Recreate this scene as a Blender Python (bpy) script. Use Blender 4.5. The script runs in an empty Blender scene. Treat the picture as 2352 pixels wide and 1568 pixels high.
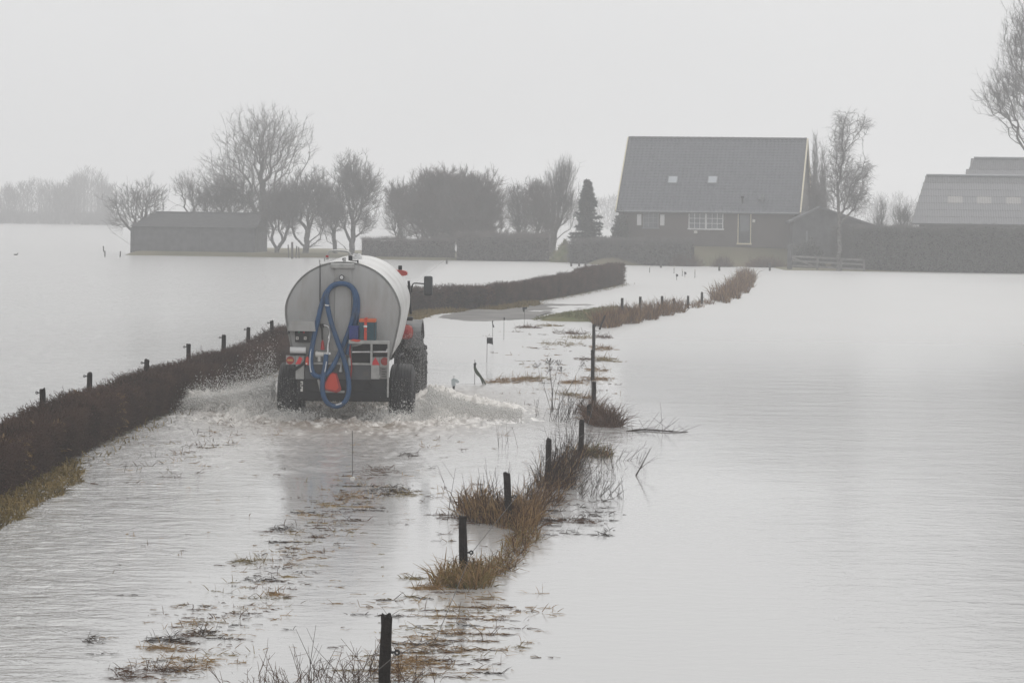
import bpy, bmesh, math, random
import numpy as np
from mathutils import Matrix, Vector
R = math.radians
sc = bpy.context.scene
C = sc.collection
# ------------------------------------------------------------------ camera, sky, sun, exposure
F, H, ROLL = 6533.0, 3.9, R(0.75)          # focal length in pixels of a 2352 px wide picture, eye height above the water
cam_d = bpy.data.cameras.new('camera'); cam = bpy.data.objects.new('camera', cam_d); C.objects.link(cam)
cam_d.sensor_width = 36; cam_d.lens = F / 2352 * 36
cam_d.shift_y = -(784 - 480) / 2352
cam_d.clip_start = 0.5; cam_d.clip_end = 5000
cam.matrix_world = Matrix.Translation((0, 0, H)) @ Matrix.Rotation(R(90), 4, 'X') @ Matrix.Rotation(ROLL, 4, 'Z')
sc.camera = cam
SUN_EL, SUN_AZ = R(48), R(20)
world = bpy.data.worlds.new('World'); sc.world = world; world.use_nodes = True
wn = world.node_tree; wn.nodes.clear()
wo = wn.nodes.new('ShaderNodeOutputWorld'); bg = wn.nodes.new('ShaderNodeBackground')
sky = wn.nodes.new('ShaderNodeTexSky'); sky.sky_type = 'NISHITA'; sky.sun_disc = False
sky.sun_elevation = SUN_EL; sky.sun_rotation = SUN_AZ; sky.dust_density = 6; sky.air_density = 1.0
hs = wn.nodes.new('ShaderNodeHueSaturation'); hs.inputs['Saturation'].default_value = 0.12
mx = wn.nodes.new('ShaderNodeMixRGB'); mx.inputs[0].default_value = 0.86      # overcast veil over the clear sky
mx.inputs[2].default_value = (8.0, 8.03, 8.1, 1)
wn.links.new(sky.outputs[0], hs.inputs['Color']); wn.links.new(hs.outputs[0], mx.inputs[1])
tcw = wn.nodes.new('ShaderNodeTexCoord'); cn = wn.nodes.new('ShaderNodeTexNoise'); cn.inputs['Scale'].default_value = 7; cn.inputs['Detail'].default_value = 3
wn.links.new(tcw.outputs['Generated'], cn.inputs['Vector']); mr_ = wn.nodes.new('ShaderNodeMapRange'); mr_.inputs['To Min'].default_value = .94; mr_.inputs['To Max'].default_value = 1.06
wn.links.new(cn.outputs[0], mr_.inputs['Value']); vm = wn.nodes.new('ShaderNodeVectorMath'); vm.operation = 'SCALE'     # faint unevenness of the cloud sheet
wn.links.new(mx.outputs[0], vm.inputs[0]); wn.links.new(mr_.outputs[0], vm.inputs['Scale']); wn.links.new(vm.outputs[0], bg.inputs[0]); bg.inputs[1].default_value = 0.10
wn.links.new(bg.outputs[0], wo.inputs[0])
sun_d = bpy.data.lights.new('sun', 'SUN'); sun_d.energy = 1.05; sun_d.angle = R(40); sun_d.color = (1, .985, .96)
sun = bpy.data.objects.new('sun', sun_d); C.objects.link(sun)
sun.rotation_euler = (Vector((math.sin(SUN_AZ)*math.cos(SUN_EL), math.cos(SUN_AZ)*math.cos(SUN_EL), math.sin(SUN_EL)))).to_track_quat('Z', 'Y').to_euler()
sc.view_settings.view_transform = 'Standard'; sc.view_settings.look = 'None'
sc.view_settings.gamma = 1; sc.view_settings.use_curve_mapping = False; sc.view_settings.exposure = 0.01
sc.cycles.volume_bounces = 3; sc.cycles.max_bounces = 8; sc.cycles.diffuse_bounces = 2; sc.cycles.glossy_bounces = 3
sc.cycles.use_denoising = True
HAZE = 0.0017

# ------------------------------------------------------------------ picture point -> place
cR, sR = math.cos(ROLL), math.sin(ROLL)
def ray(x, y):
    du, dv = x - 1176, y - 480
    return (du*cR + dv*sR) / F, (-du*sR + dv*cR) / F
def at(x, y, Y):
    u, v = ray(x, y); return Vector((u*Y, Y, H - v*Y))
def gnd(x, y, z=0.0):
    u, v = ray(x, y); Y = (H - z) / v; return Vector((u*Y, Y, z))

# ------------------------------------------------------------------ materials
def lin(c): return tuple(c) + (1,) if len(c) == 3 else c
MATS = {}
def mat(name, col, rough=.7, metal=0.0, var=.25, scale=3.0, bump=0.0, bscale=30.0, col2=None, spec=.5, dirt=None, streak=None):
    m = bpy.data.materials.new(name); m.use_nodes = True; nt = m.node_tree; N = nt.nodes; Lk = nt.links
    b = N['Principled BSDF']
    tc = N.new('ShaderNodeTexCoord')
    nz = N.new('ShaderNodeTexNoise'); nz.inputs['Scale'].default_value = scale; nz.inputs['Detail'].default_value = 5
    Lk.new(tc.outputs['Object'], nz.inputs['Vector'])
    rp = N.new('ShaderNodeValToRGB')
    a = col; c2 = col2 if col2 else tuple(min(1, x*(1+var)) for x in col)
    c1 = a if col2 else tuple(x*(1-var) for x in col)
    rp.color_ramp.elements[0].position = .32; rp.color_ramp.elements[1].position = .68
    rp.color_ramp.elements[0].color = lin(c1); rp.color_ramp.elements[1].color = lin(c2)
    Lk.new(nz.outputs[0], rp.inputs[0])
    out = rp.outputs[0]
    if dirt:
        n2 = N.new('ShaderNodeTexNoise'); n2.inputs['Scale'].default_value = dirt[1]; n2.inputs['Detail'].default_value = 8; n2.inputs['Roughness'].default_value = .65
        if streak:
            mpp = N.new('ShaderNodeMapping'); mpp.inputs['Scale'].default_value = streak; Lk.new(tc.outputs['Object'], mpp.inputs['Vector']); Lk.new(mpp.outputs[0], n2.inputs['Vector'])
        else: Lk.new(tc.outputs['Object'], n2.inputs['Vector'])
        r2 = N.new('ShaderNodeValToRGB'); r2.color_ramp.elements[0].position = .48; r2.color_ramp.elements[1].position = .75
        Lk.new(n2.outputs[0], r2.inputs[0])
        mm = N.new('ShaderNodeMixRGB'); Lk.new(r2.outputs[0], mm.inputs[0]); Lk.new(out, mm.inputs[1]); mm.inputs[2].default_value = lin(dirt[0])
        out = mm.outputs[0]
    Lk.new(out, b.inputs['Base Color'])
    b.inputs['Roughness'].default_value = rough; b.inputs['Metallic'].default_value = metal
    b.inputs['Specular IOR Level'].default_value = spec
    if bump:
        n3 = N.new('ShaderNodeTexNoise'); n3.inputs['Scale'].default_value = bscale; n3.inputs['Detail'].default_value = 4
        Lk.new(tc.outputs['Object'], n3.inputs['Vector'])
        bp = N.new('ShaderNodeBump'); bp.inputs['Strength'].default_value = bump; bp.inputs['Distance'].default_value = .02
        Lk.new(n3.outputs[0], bp.inputs['Height']); Lk.new(bp.outputs[0], b.inputs['Normal'])
    MATS[name] = m; return m
M = MATS
mat('bark', (.11, .105, .10), .9, scale=4)
mat('bark_twig', (.15, .14, .14), .9, scale=1)
mat('birch_bark', (.22, .21, .20), .8, scale=6, col2=(.06, .055, .05))
mat('twig_russet', (.17, .135, .13), .9, scale=.6, col2=(.13, .12, .12))
mat('twig_hedge', (.115, .068, .050), .9, scale=1.1, col2=(.038, .024, .017), spec=.15)
mat('twig_hedge_tip', (.16, .090, .078), .9, scale=1.3, col2=(.06, .044, .038), spec=.15)
mat('leaf_rust', (.16, .075, .035), .85, scale=3, col2=(.09, .05, .03))
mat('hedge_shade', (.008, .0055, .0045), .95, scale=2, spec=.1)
mat('green_leaf', (.065, .085, .055), .8, scale=1.2, col2=(.10, .115, .08))
mat('dark_leaf', (.06, .07, .062), .85, scale=1.2, col2=(.085, .09, .08))
mat('needle', (.05, .065, .06), .85, scale=2)
mat('straw', (.33, .21, .09), .85, scale=2.5, col2=(.17, .10, .05), spec=.2)
mat('straw_pale', (.38, .26, .12), .85, scale=2.0, col2=(.24, .14, .06), spec=.2)
mat('straw_brown', (.12, .058, .028), .9, scale=2.5, col2=(.06, .033, .02), spec=.2)
mat('stalk', (.05, .03, .02), .9, scale=3, col2=(.025, .017, .013), spec=.2)
mat('olive_grass', (.27, .19, .065), .85, scale=1.5, col2=(.13, .10, .038), spec=.2)
mat('green_grass', (.13, .15, .05), .85, scale=1.2, col2=(.20, .175, .085), spec=.2)
mat('post_wood', (.010, .008, .007), .9, scale=8, col2=(.026, .020, .017), spec=.15, bump=.6, bscale=40)
mat('insulator', (.015, .015, .016), .5)
mat('wire', (.04, .032, .028), .8)
mat('plain_road', (.12, .115, .11), .8, scale=.5, col2=(.21, .20, .19), bump=.4, bscale=12, spec=.2)
mat('soil', (.10, .085, .055), .95, scale=.4, col2=(.07, .075, .04))
mat('lawn', (.13, .125, .065), .95, scale=.35, col2=(.17, .14, .08))
mat('roof_tile', (.10, .104, .122), .75, var=.07, scale=2.2)
mat('ridge_tile', (.10, .10, .108), .75, scale=3)
mat('brick_wall', (.125, .105, .10), .9, scale=.5, col2=(.105, .095, .09), bump=.4, bscale=20)
mat('cream_paint', (.72, .66, .50), .55, var=.06)
mat('white_paint', (.74, .74, .74), .5, var=.05)
mat('glass', (.10, .11, .125), .08, var=.1, spec=.8)
mat('skylight_glass', (.42, .45, .48), .15, var=.06, spec=.8)
mat('door_paint', (.035, .040, .045), .5, var=.1)
mat('zinc', (.20, .21, .22), .5, metal=.3, var=.1)
mat('sheet_roof', (.19, .19, .20), .8, scale=.8, col2=(.15, .15, .16))
mat('sheet_pale', (.27, .26, .25), .7, var=.08)
mat('dark_timber', (.10, .10, .105), .9, scale=2)
mat('old_felt', (.05, .05, .052), .9)
mat('grey_timber', (.20, .19, .185), .9, scale=3)
mat('tank_paint', (.56, .555, .54), .34, metal=.25, var=.045, scale=1.2, dirt=((.33, .31, .28), 2.2), spec=.5, streak=(1, .7, .6))
mat('tank_rear_shaded', (.40, .40, .395), .38, metal=.15, var=.05, scale=1.1, dirt=((.325, .31, .29), 2.4), streak=(2.0, 1, .5))  # darker copy of the tank paint, the rear's shade put into the colour
mat('rim_edge', (.30, .30, .29), .4, metal=.4)
mat('galvanised', (.40, .40, .39), .42, metal=.6, scale=9, var=.15)
mat('steel_bright', (.62, .62, .62), .25, metal=.8)
mat('grey_paint', (.07, .073, .08), .5, dirt=((.12, .105, .09), 5))
mat('dark_paint', (.018, .019, .022), .5, spec=.3, dirt=((.04, .035, .03), 4))
mat('black_metal', (.006, .006, .008), .5, spec=.3, dirt=((.018, .016, .014), 6))
mat('rubber', (.010, .010, .0115), .6, spec=.3, dirt=((.03, .027, .026), 5), bump=.3, bscale=60)
mat('hose_blue', (.012, .072, .185), .42, var=.15, scale=7, dirt=((.035, .06, .10), 6))
mat('hose_white', (.66, .68, .70), .4)
mat('red_lens', (.33, .035, .025), .25, var=.15)
mat('amber_lens', (.55, .30, .10), .25)
mat('red_reflector', (.72, .035, .045), .3, var=.05)
mat('dark_red', (.35, .02, .02), .4)
mat('orange_red', (.62, .055, .025), .45, var=.05)
mat('orange', (.62, .125, .04), .5, var=.08)
mat('teal', (.005, .06, .085), .4, var=.15)
mat('royal_blue', (.014, .035, .20), .4, var=.1)
mat('off_white', (.72, .70, .66), .5, var=.08)
mat('tractor_red', (.42, .045, .032), .35, var=.08, dirt=((.20, .07, .05), 4))
mat('tractor_grey', (.085, .088, .092), .5, dirt=((.14, .125, .11), 5))
mat('mirror_shell', (.020, .028, .032), .4)
mat('cab_glass', (.03, .035, .04), .05, spec=.9)
mat('ink', (.02, .02, .02), .6)
mat('green_knob', (.02, .16, .10), .4)
mat('rag_black', (.025, .027, .03), .7)
mat('rag_green', (.085, .10, .075), .7)
mat('plastic_pale', (.50, .56, .58), .4)
mat('stick_wood', (.06, .055, .05), .9)
def spray_mat():
    m = bpy.data.materials.new('spray'); m.use_nodes = True; nt = m.node_tree; nt.nodes.clear()
    o = nt.nodes.new('ShaderNodeOutputMaterial'); a = nt.nodes.new('ShaderNodeBsdfDiffuse'); b = nt.nodes.new('ShaderNodeBsdfTranslucent'); x = nt.nodes.new('ShaderNodeMixShader')
    a.inputs[0].default_value = (.93, .92, .90, 1); b.inputs[0].default_value = (.93, .92, .90, 1); x.inputs[0].default_value = .5
    nt.links.new(a.outputs[0], x.inputs[1]); nt.links.new(b.outputs[0], x.inputs[2]); nt.links.new(x.outputs[0], o.inputs[0]); MATS['spray'] = m
    m = bpy.data.materials.new('spray_mist'); m.use_nodes = True; nt = m.node_tree; nt.nodes.clear()
    o = nt.nodes.new('ShaderNodeOutputMaterial'); v = nt.nodes.new('ShaderNodeVolumePrincipled'); v.inputs['Color'].default_value = (.97, .96, .95, 1); v.inputs['Density'].default_value = .75; v.inputs['Anisotropy'].default_value = .2
    nt.links.new(v.outputs[0], o.inputs['Volume']); MATS['spray_mist'] = m
spray_mat()
mat('foam_brown', (.42, .37, .31), .7, col2=(.70, .67, .62), scale=9)

# water ---------------------------------------------------------
def water_material():
    m = bpy.data.materials.new('water'); m.use_nodes = True; nt = m.node_tree; N = nt.nodes; Lk = nt.links
    b = N['Principled BSDF']
    geo = N.new('ShaderNodeNewGeometry'); sep = N.new('ShaderNodeSeparateXYZ'); Lk.new(geo.outputs['Position'], sep.inputs[0])
    def noise(scale, detail=3, stretch=(1, 1, 1), rough=.5, dist=0):
        mp = N.new('ShaderNodeMapping'); mp.inputs['Scale'].default_value = stretch
        Lk.new(geo.outputs['Position'], mp.inputs['Vector'])
        n = N.new('ShaderNodeTexNoise'); n.inputs['Scale'].default_value = scale; n.inputs['Detail'].default_value = detail
        n.inputs['Roughness'].default_value = rough; n.inputs['Distortion'].default_value = dist
        Lk.new(mp.outputs[0], n.inputs['Vector']); return n.outputs[0]
    def mth(op, a, c, clamp=False):
        n = N.new('ShaderNodeMath'); n.operation = op; n.use_clamp = clamp
        for i, v in enumerate((a, c)):
            if isinstance(v, (int, float)): n.inputs[i].default_value = v
            else: Lk.new(v, n.inputs[i])
        return n.outputs[0]
    def ramp(v, a, c, x=0.0, y=1.0):
        n = N.new('ShaderNodeMapRange'); n.inputs['From Min'].default_value = a; n.inputs['From Max'].default_value = c
        n.inputs['To Min'].default_value = x; n.inputs['To Max'].default_value = y; n.interpolation_type = 'SMOOTHSTEP'
        Lk.new(v, n.inputs['Value']); return n.outputs[0]
    att = N.new('ShaderNodeVertexColor'); att.layer_name = 'foam'
    sepc = N.new('ShaderNodeSeparateColor'); Lk.new(att.outputs[0], sepc.inputs[0])
    mud_ = sepc.outputs[1]
    X = sep.outputs[0]
    fetch = noise(.055, 3, (.7, 1, 1))                                  # patches of wind ripple and calm
    wind = ramp(fetch, .38, .66, .25, 1.0)
    leftw = ramp(X, -3.0, -6.0, 0.0, 1.0)                               # open, windy field beyond the hedge
    rightw = ramp(X, 2.5, 9.0, 0.0, .62)
    calm = mth('MULTIPLY', ramp(X, -2.6, -.8), ramp(X, 5.0, 2.0))           # sheltered strip along the fence
    mask = mth('MULTIPLY', mth('ADD', mth('MULTIPLY', wind, .55), mth('MAXIMUM', leftw, rightw)), mth('SUBTRACT', 1.0, mth('MULTIPLY', calm, .72)))
    chop = mth('ADD', mth('MULTIPLY', noise(4.2, 4, (.8, 1.1, 1), .62, .6), 1.0), mth('MULTIPLY', noise(.9, 3, (.7, 1.2, 1), .5, .4), 1.6))
    fine = noise(17.0, 3, (.85, 1.1, 1), .6, .4)
    hgt = mth('ADD', mth('MULTIPLY', chop, mth('ADD', mth('MULTIPLY', leftw, 3.2), mth('MULTIPLY', mask, .42))), mth('MULTIPLY', fine, mth('ADD', mth('MULTIPLY', mask, .12), mth('MULTIPLY', mud_, .45))))
    bp = N.new('ShaderNodeBump'); bp.inputs['Strength'].default_value = 1.0; bp.inputs['Distance'].default_value = .05
    Lk.new(hgt, bp.inputs['Height'])
    Lk.new(bp.outputs[0], b.inputs['Normal'])
    foam, mud = sepc.outputs[0], sepc.outputs[1]
    fn = noise(5.0, 6, (1, .55, 1), .7, .6)
    fm = ramp(mth('ADD', foam, mth('MULTIPLY', mth('SUBTRACT', fn, .5), 1.7)), .45, .80)
    silt = noise(.12, 4)
    base = N.new('ShaderNodeMixRGB'); base.inputs[1].default_value = (.45, .445, .435, 1); base.inputs[2].default_value = (.50, .495, .485, 1)
    Lk.new(silt, base.inputs[0])
    bm_ = N.new('ShaderNodeMixRGB'); Lk.new(mud, bm_.inputs[0]); Lk.new(base.outputs[0], bm_.inputs[1]); bm_.inputs[2].default_value = (.27, .225, .185, 1)
    wf = N.new('ShaderNodeMixRGB'); Lk.new(fm, wf.inputs[0]); Lk.new(bm_.outputs[0], wf.inputs[1]); wf.inputs[2].default_value = (.66, .63, .59, 1)
    Lk.new(wf.outputs[0], b.inputs['Base Color'])
    Yc = sep.outputs[1]
    rgh = mth('ADD', .05, mth('MULTIPLY', mth('MAXIMUM', mth('MULTIPLY', leftw, .12), mth('MAXIMUM', mth('MULTIPLY', ramp(Yc, 45, 120, 0, 2.6), mth('SUBTRACT', 1.0, mth('MULTIPLY', leftw, .6))), mth('MULTIPLY', mask, .35))), .15))
    rgh = mth('ADD', rgh, mth('MULTIPLY', mud_, .30))
    Lk.new(mth('MAXIMUM', rgh, mth('MULTIPLY', fm, .6)), b.inputs['Roughness'])
    b.inputs['IOR'].default_value = 1.40; b.inputs['Specular IOR Level'].default_value = .8
    return m
WATER = water_material()

# ------------------------------------------------------------------ mesh helpers
def mk(name, V, Fc, m, parent=None, smooth=False, mats=None, mi=None):
    me = bpy.data.meshes.new(name)
    V = np.asarray(V, dtype=np.float32).reshape(-1, 3)
    if isinstance(Fc, np.ndarray):
        k = Fc.shape[1]; n = len(Fc)
        me.vertices.add(len(V)); me.vertices.foreach_set('co', V.ravel())
        me.loops.add(n*k); me.loops.foreach_set('vertex_index', Fc.astype(np.int32).ravel())
        me.polygons.add(n); me.polygons.foreach_set('loop_start', np.arange(0, n*k, k, dtype=np.int32))
        me.polygons.foreach_set('loop_total', np.full(n, k, dtype=np.int32))
        me.update(calc_edges=True); me.validate()
    else:
        me.from_pydata([tuple(map(float, v)) for v in V], [], Fc)
    for q in (mats or [m]): me.materials.append(MATS[q] if isinstance(q, str) else q)
    if mi is not None: me.polygons.foreach_set('material_index', np.asarray(mi, dtype=np.int32))
    if smooth: me.polygons.foreach_set('use_smooth', np.ones(len(me.polygons), dtype=bool))
    me.update()
    o = bpy.data.objects.new(name, me); C.objects.link(o)
    if parent is not None: o.parent = parent
    return o
def tag(o, label=None, cat=None, group=None, kind=None):
    if label: o['label'] = label
    if cat: o['category'] = cat
    if group: o['group'] = group
    if kind: o['kind'] = kind
    return o
def thing(name, label, cat, loc=(0, 0, 0), rot=(0, 0, 0), group=None):
    o = bpy.data.objects.new(name, None); C.objects.link(o); o.location = loc; o.rotation_euler = rot; o.empty_display_size = .3
    return tag(o, label, cat, group)
class MB:
    def __init__(s): s.v = []; s.f = []
    def add(s, v, f):
        k = len(s.v); s.v += [tuple(p) for p in v]; s.f += [tuple(i+k for i in q) for q in f]; return s
    def box(s, x0, x1, y0, y1, z0, z1):
        v = [(x0,y0,z0),(x1,y0,z0),(x1,y1,z0),(x0,y1,z0),(x0,y0,z1),(x1,y0,z1),(x1,y1,z1),(x0,y1,z1)]
        return s.add(v, [(0,3,2,1),(4,5,6,7),(0,1,5,4),(1,2,6,5),(2,3,7,6),(3,0,4,7)])
    def rbox(s, x0, x1, y0, y1, z0, z1, r=.02):       # box with chamfered edges
        bm = bmesh.new(); bmesh.ops.create_cube(bm, size=1)
        for v in bm.verts: v.co = Vector(((x0+x1)/2+v.co.x*(x1-x0), (y0+y1)/2+v.co.y*(y1-y0), (z0+z1)/2+v.co.z*(z1-z0)))
        bmesh.ops.bevel(bm, geom=bm.edges[:], offset=r, segments=2, affect='EDGES', profile=.5)
        bm.verts.index_update()
        s.add([v.co[:] for v in bm.verts], [tuple(v.index for v in f.verts) for f in bm.faces]); bm.free(); return s
    def beam(s, a, b, w, h):
        a, b = Vector(a), Vector(b); d = (b-a).normalized(); up = Vector((0, 0, 1)) if abs(d.z) < .95 else Vector((0, 1, 0))
        sx = d.cross(up).normalized()*w/2; sz = sx.cross(d).normalized()*h/2
        v = [a-sx-sz, a+sx-sz, a+sx+sz, a-sx+sz, b-sx-sz, b+sx-sz, b+sx+sz, b-sx+sz]
        return s.add([p[:] for p in v], [(0,3,2,1),(4,5,6,7),(0,1,5,4),(1,2,6,5),(2,3,7,6),(3,0,4,7)])
    def tube(s, pts, r, n=8, cap=True):
        pts = [Vector(p) for p in pts]; k = len(s.v); rr = r if hasattr(r, '__len__') else [r]*len(pts)
        ref = None
        for i, p in enumerate(pts):
            d = (pts[min(i+1, len(pts)-1)] - pts[max(i-1, 0)]).normalized()
            if ref is None: ref = d.orthogonal().normalized()
            ref = (ref - d*ref.dot(d)).normalized(); b = d.cross(ref)
            for j in range(n):
                a = 2*math.pi*j/n; s.v.append((p + (ref*math.cos(a) + b*math.sin(a))*rr[i])[:])
        for i in range(len(pts)-1):
            for j in range(n):
                a = k+i*n+j; b2 = k+i*n+(j+1) % n; s.f.append((a, b2, b2+n, a+n))
        if cap: s.f.append(tuple(k+j for j in reversed(range(n)))); s.f.append(tuple(k+(len(pts)-1)*n+j for j in range(n)))
        return s
    def lathe_x(s, prof, c, n=40):        # profile (x, r) turned about the x axis through c
        k = len(s.v); c = Vector(c)
        for (x, r) in prof:
            for j in range(n):
                a = 2*math.pi*j/n; s.v.append((c.x+x, c.y+r*math.cos(a), c.z+r*math.sin(a)))
        for i in range(len(prof)-1):
            for j in range(n):
                a = k+i*n+j; b = k+i*n+(j+1) % n; s.f.append((a, a+n, b+n, b))
        return s
    def disc_y(s, cx, cz, r, y0, y1, n=20):     # short cylinder facing -y
        k = len(s.v)
        for y in (y0, y1):
            for j in range(n):
                a = 2*math.pi*j/n; s.v.append((cx+r*math.cos(a), y, cz+r*math.sin(a)))
        for j in range(n): s.f.append((k+j, k+(j+1) % n, k+n+(j+1) % n, k+n+j))
        s.f.append(tuple(k+j for j in reversed(range(n)))); s.f.append(tuple(k+n+j for j in range(n))); return s
    def poly_y(s, pts, y0, y1):             # outline in x,z given depth
        k = len(s.v); n = len(pts)
        for y in (y0, y1):
            for (x, z) in pts: s.v.append((x, y, z))
        s.f.append(tuple(range(k, k+n))); s.f.append(tuple(reversed(range(k+n, k+2*n))))
        for j in range(n): s.f.append((k+j, k+n+j, k+n+(j+1) % n, k+(j+1) % n))
        return s
    def build(s, name, m, parent=None, smooth=False):
        o = mk(name, s.v, s.f, m, parent)
        bm = bmesh.new(); bm.from_mesh(o.data); bmesh.ops.recalc_face_normals(bm, faces=bm.faces[:]); bm.to_mesh(o.data); bm.free()
        if smooth:
            o.data.polygons.foreach_set('use_smooth', np.ones(len(o.data.polygons), dtype=bool))
            try: o.data.set_sharp_from_angle(angle=R(35))
            except Exception: pass
        return o
def smooth_path(pts, sub=6):
    pts = [Vector(p) for p in pts]; out = []
    for i in range(len(pts)-1):
        p0, p1, p2, p3 = pts[max(i-1, 0)], pts[i], pts[i+1], pts[min(i+2, len(pts)-1)]
        for k in range(sub):
            t = k/sub; out.append(.5*((2*p1)+(p2-p0)*t+(2*p0-5*p1+4*p2-p3)*t*t+(3*p1-p0-3*p2+p3)*t**3))
    out.append(pts[-1]); return out

def norm(a): return a/np.maximum(np.linalg.norm(a, axis=-1, keepdims=True), 1e-9)
def seg_arrays(P0, P1, R0, R1, n=3):
    P0 = np.asarray(P0, float); P1 = np.asarray(P1, float); R0 = np.broadcast_to(R0, len(P0)); R1 = np.broadcast_to(R1, len(P0))
    d = norm(P1-P0); ref = np.where(np.abs(d[:, 2:3]) < .9, [[0, 0, 1.]], [[1., 0, 0]])
    a = norm(np.cross(d, ref)); b = np.cross(d, a)
    ang = np.arange(n)*2*np.pi/n
    ring = a[:, None, :]*np.cos(ang)[None, :, None] + b[:, None, :]*np.sin(ang)[None, :, None]
    V = np.concatenate([P0[:, None, :]+ring*R0[:, None, None], P1[:, None, :]+ring*R1[:, None, None]], axis=1)
    j = np.arange(n); jn = (j+1) % n
    Q = np.stack([j, jn, jn+n, j+n], 1)
    Fc = (np.arange(len(P0))*2*n)[:, None, None] + Q[None]
    return V.reshape(-1, 3), Fc.reshape(-1, 4)
def blade_arrays(P, D, L, W, rng, droop=.4):
    """grass blades: root P, direction D, length L, width W; two quads each, bending over"""
    n = len(P); D = norm(D); side = norm(np.cross(D, rng.normal(size=(n, 3))))*W[:, None]/2
    dz = np.zeros((n, 3)); dz[:, 2] = -1
    hd = D.copy(); hd[:, 2] = 0; hd = norm(hd+1e-6)
    m = P + D*(L*.55)[:, None]
    t = P + D*(L*.9)[:, None] + (dz*.5+hd*.5)*(L*droop*rng.random(n))[:, None]
    V = np.stack([P-side, P+side, m-side*.8, m+side*.8, t-side*.15, t+side*.15], 1).reshape(-1, 3)
    k = (np.arange(n)*6)[:, None]
    Fc = np.concatenate([k+np.array([[0, 1, 3, 2]]), k+np.array([[2, 3, 5, 4]])])
    return V, Fc
def merge(parts):
    V = []; Fc = []; k = 0
    for v, f in parts: V.append(v); Fc.append(f+k); k += len(v)
    return np.concatenate(V), np.concatenate(Fc)

# value noise for shaping real surfaces
_perm = np.random.default_rng(5).random((512, 512))
def vnoise(x, y):
    xi = np.floor(x).astype(int); yi = np.floor(y).astype(int); fx = x-xi; fy = y-yi
    fx = fx*fx*(3-2*fx); fy = fy*fy*(3-2*fy)
    g = lambda a, b: _perm[a % 512, b % 512]
    return (g(xi, yi)*(1-fx)+g(xi+1, yi)*fx)*(1-fy)+(g(xi, yi+1)*(1-fx)+g(xi+1, yi+1)*fx)*fy
def fbm(x, y, o=4, gain=.55):
    s = 0; a = 1; t = 0
    for i in range(o): s = s+a*vnoise(x*2**i+17*i, y*2**i+31*i); t += a; a *= gain
    return s/t

# ------------------------------------------------------------------ STRUCTURE: water, road, banks, farm ground
TX, TY = -3.06, 52.5                        # rear of the tanker
def water_shape(X, Y):
    """height, foam, mud round the moving tractor and tanker"""
    e = lambda x, y, sx, sy: np.exp(-((X-x)/sx)**2-((Y-y)/sy)**2)
    n1 = fbm(X*2.2, Y*1.1, 5, .6)-.5; n2 = fbm(X*11, Y*5.0, 4, .65)-.5
    # bow waves thrown to the sides
    def crest(x0, y0, x1, y1, w):
        dx, dy = x1-x0, y1-y0; L2 = dx*dx+dy*dy; t = np.clip(((X-x0)*dx+(Y-y0)*dy)/L2, 0, 1)
        d2 = (X-x0-t*dx)**2+((Y-y0-t*dy)*.75)**2
        return np.exp(-d2/w**2)*(1-.45*t), t
    cl, tl = crest(TX-1.45, TY+.9, TX-3.35, TY+2.8, .62)
    cr, tr = crest(TX+1.5, TY+2.0, TX+2.9, TY+2.2, .7)
    cr2, _ = crest(TX+1.5, TY+5.5, TX+2.3, TY+3.4, .6)
    mound = .09*e(TX-1.08, TY-.42, .34, .26)+.10*e(TX+1.04, TY-.42, .34, .26)
    side = .12*e(TX-1.75, TY+.1, .35, .5)+.14*e(TX+1.75, TY+.4, .35, .5)
    trough = -.10*e(TX-.45, TY+.1, .5, .5)-.10*e(TX+.45, TY+.1, .5, .5)-.08*e(TX-1.6, TY-.3, .25, .3)
    h = .40*cl*(1+1.1*n2+.8*n1)+.22*cr*(1+1.3*n2+.8*n1)+.22*cr2*(1+n2)+mound*(1+1.1*n2)+side*(1+1.5*n2)+trough
    churn = np.exp(-((X-TX)/2.6)**2)*np.exp(-np.clip(TY-Y-.5, 0, 99)**2/10.0)*np.exp(-np.clip(Y-TY-6, 0, 99)**2/6)
    wash = e(TX+2.6, TY+.2, 2.2, 2.0)+e(TX-2.2, TY-.6, 1.4, 1.6)
    h = h+churn*(.17*n1+.13*n2)+.08*wash*(n1+n2)
    far = np.exp(-((X-TX-.2)/3.4)**2)*np.exp(-np.clip(TY-Y, 0, 99)**2/110.0)
    h = h+far*(.11*n1+.05*n2)
    foam = .95*cl+.72*cr+.8*cr2+1.3*mound/.09+.9*side/.12+.34*churn+.32*np.clip(wash, 0, 1)+.20*far
    mud = np.clip(1.0*e(TX, TY+.6, 1.7, 1.7)+.55*churn+.5*e(TX-1.8, TY+.2, .5, .6)+.35*cl+.35*cr+.45*far, 0, 1)
    return h, np.clip(foam, 0, 1), mud
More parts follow.
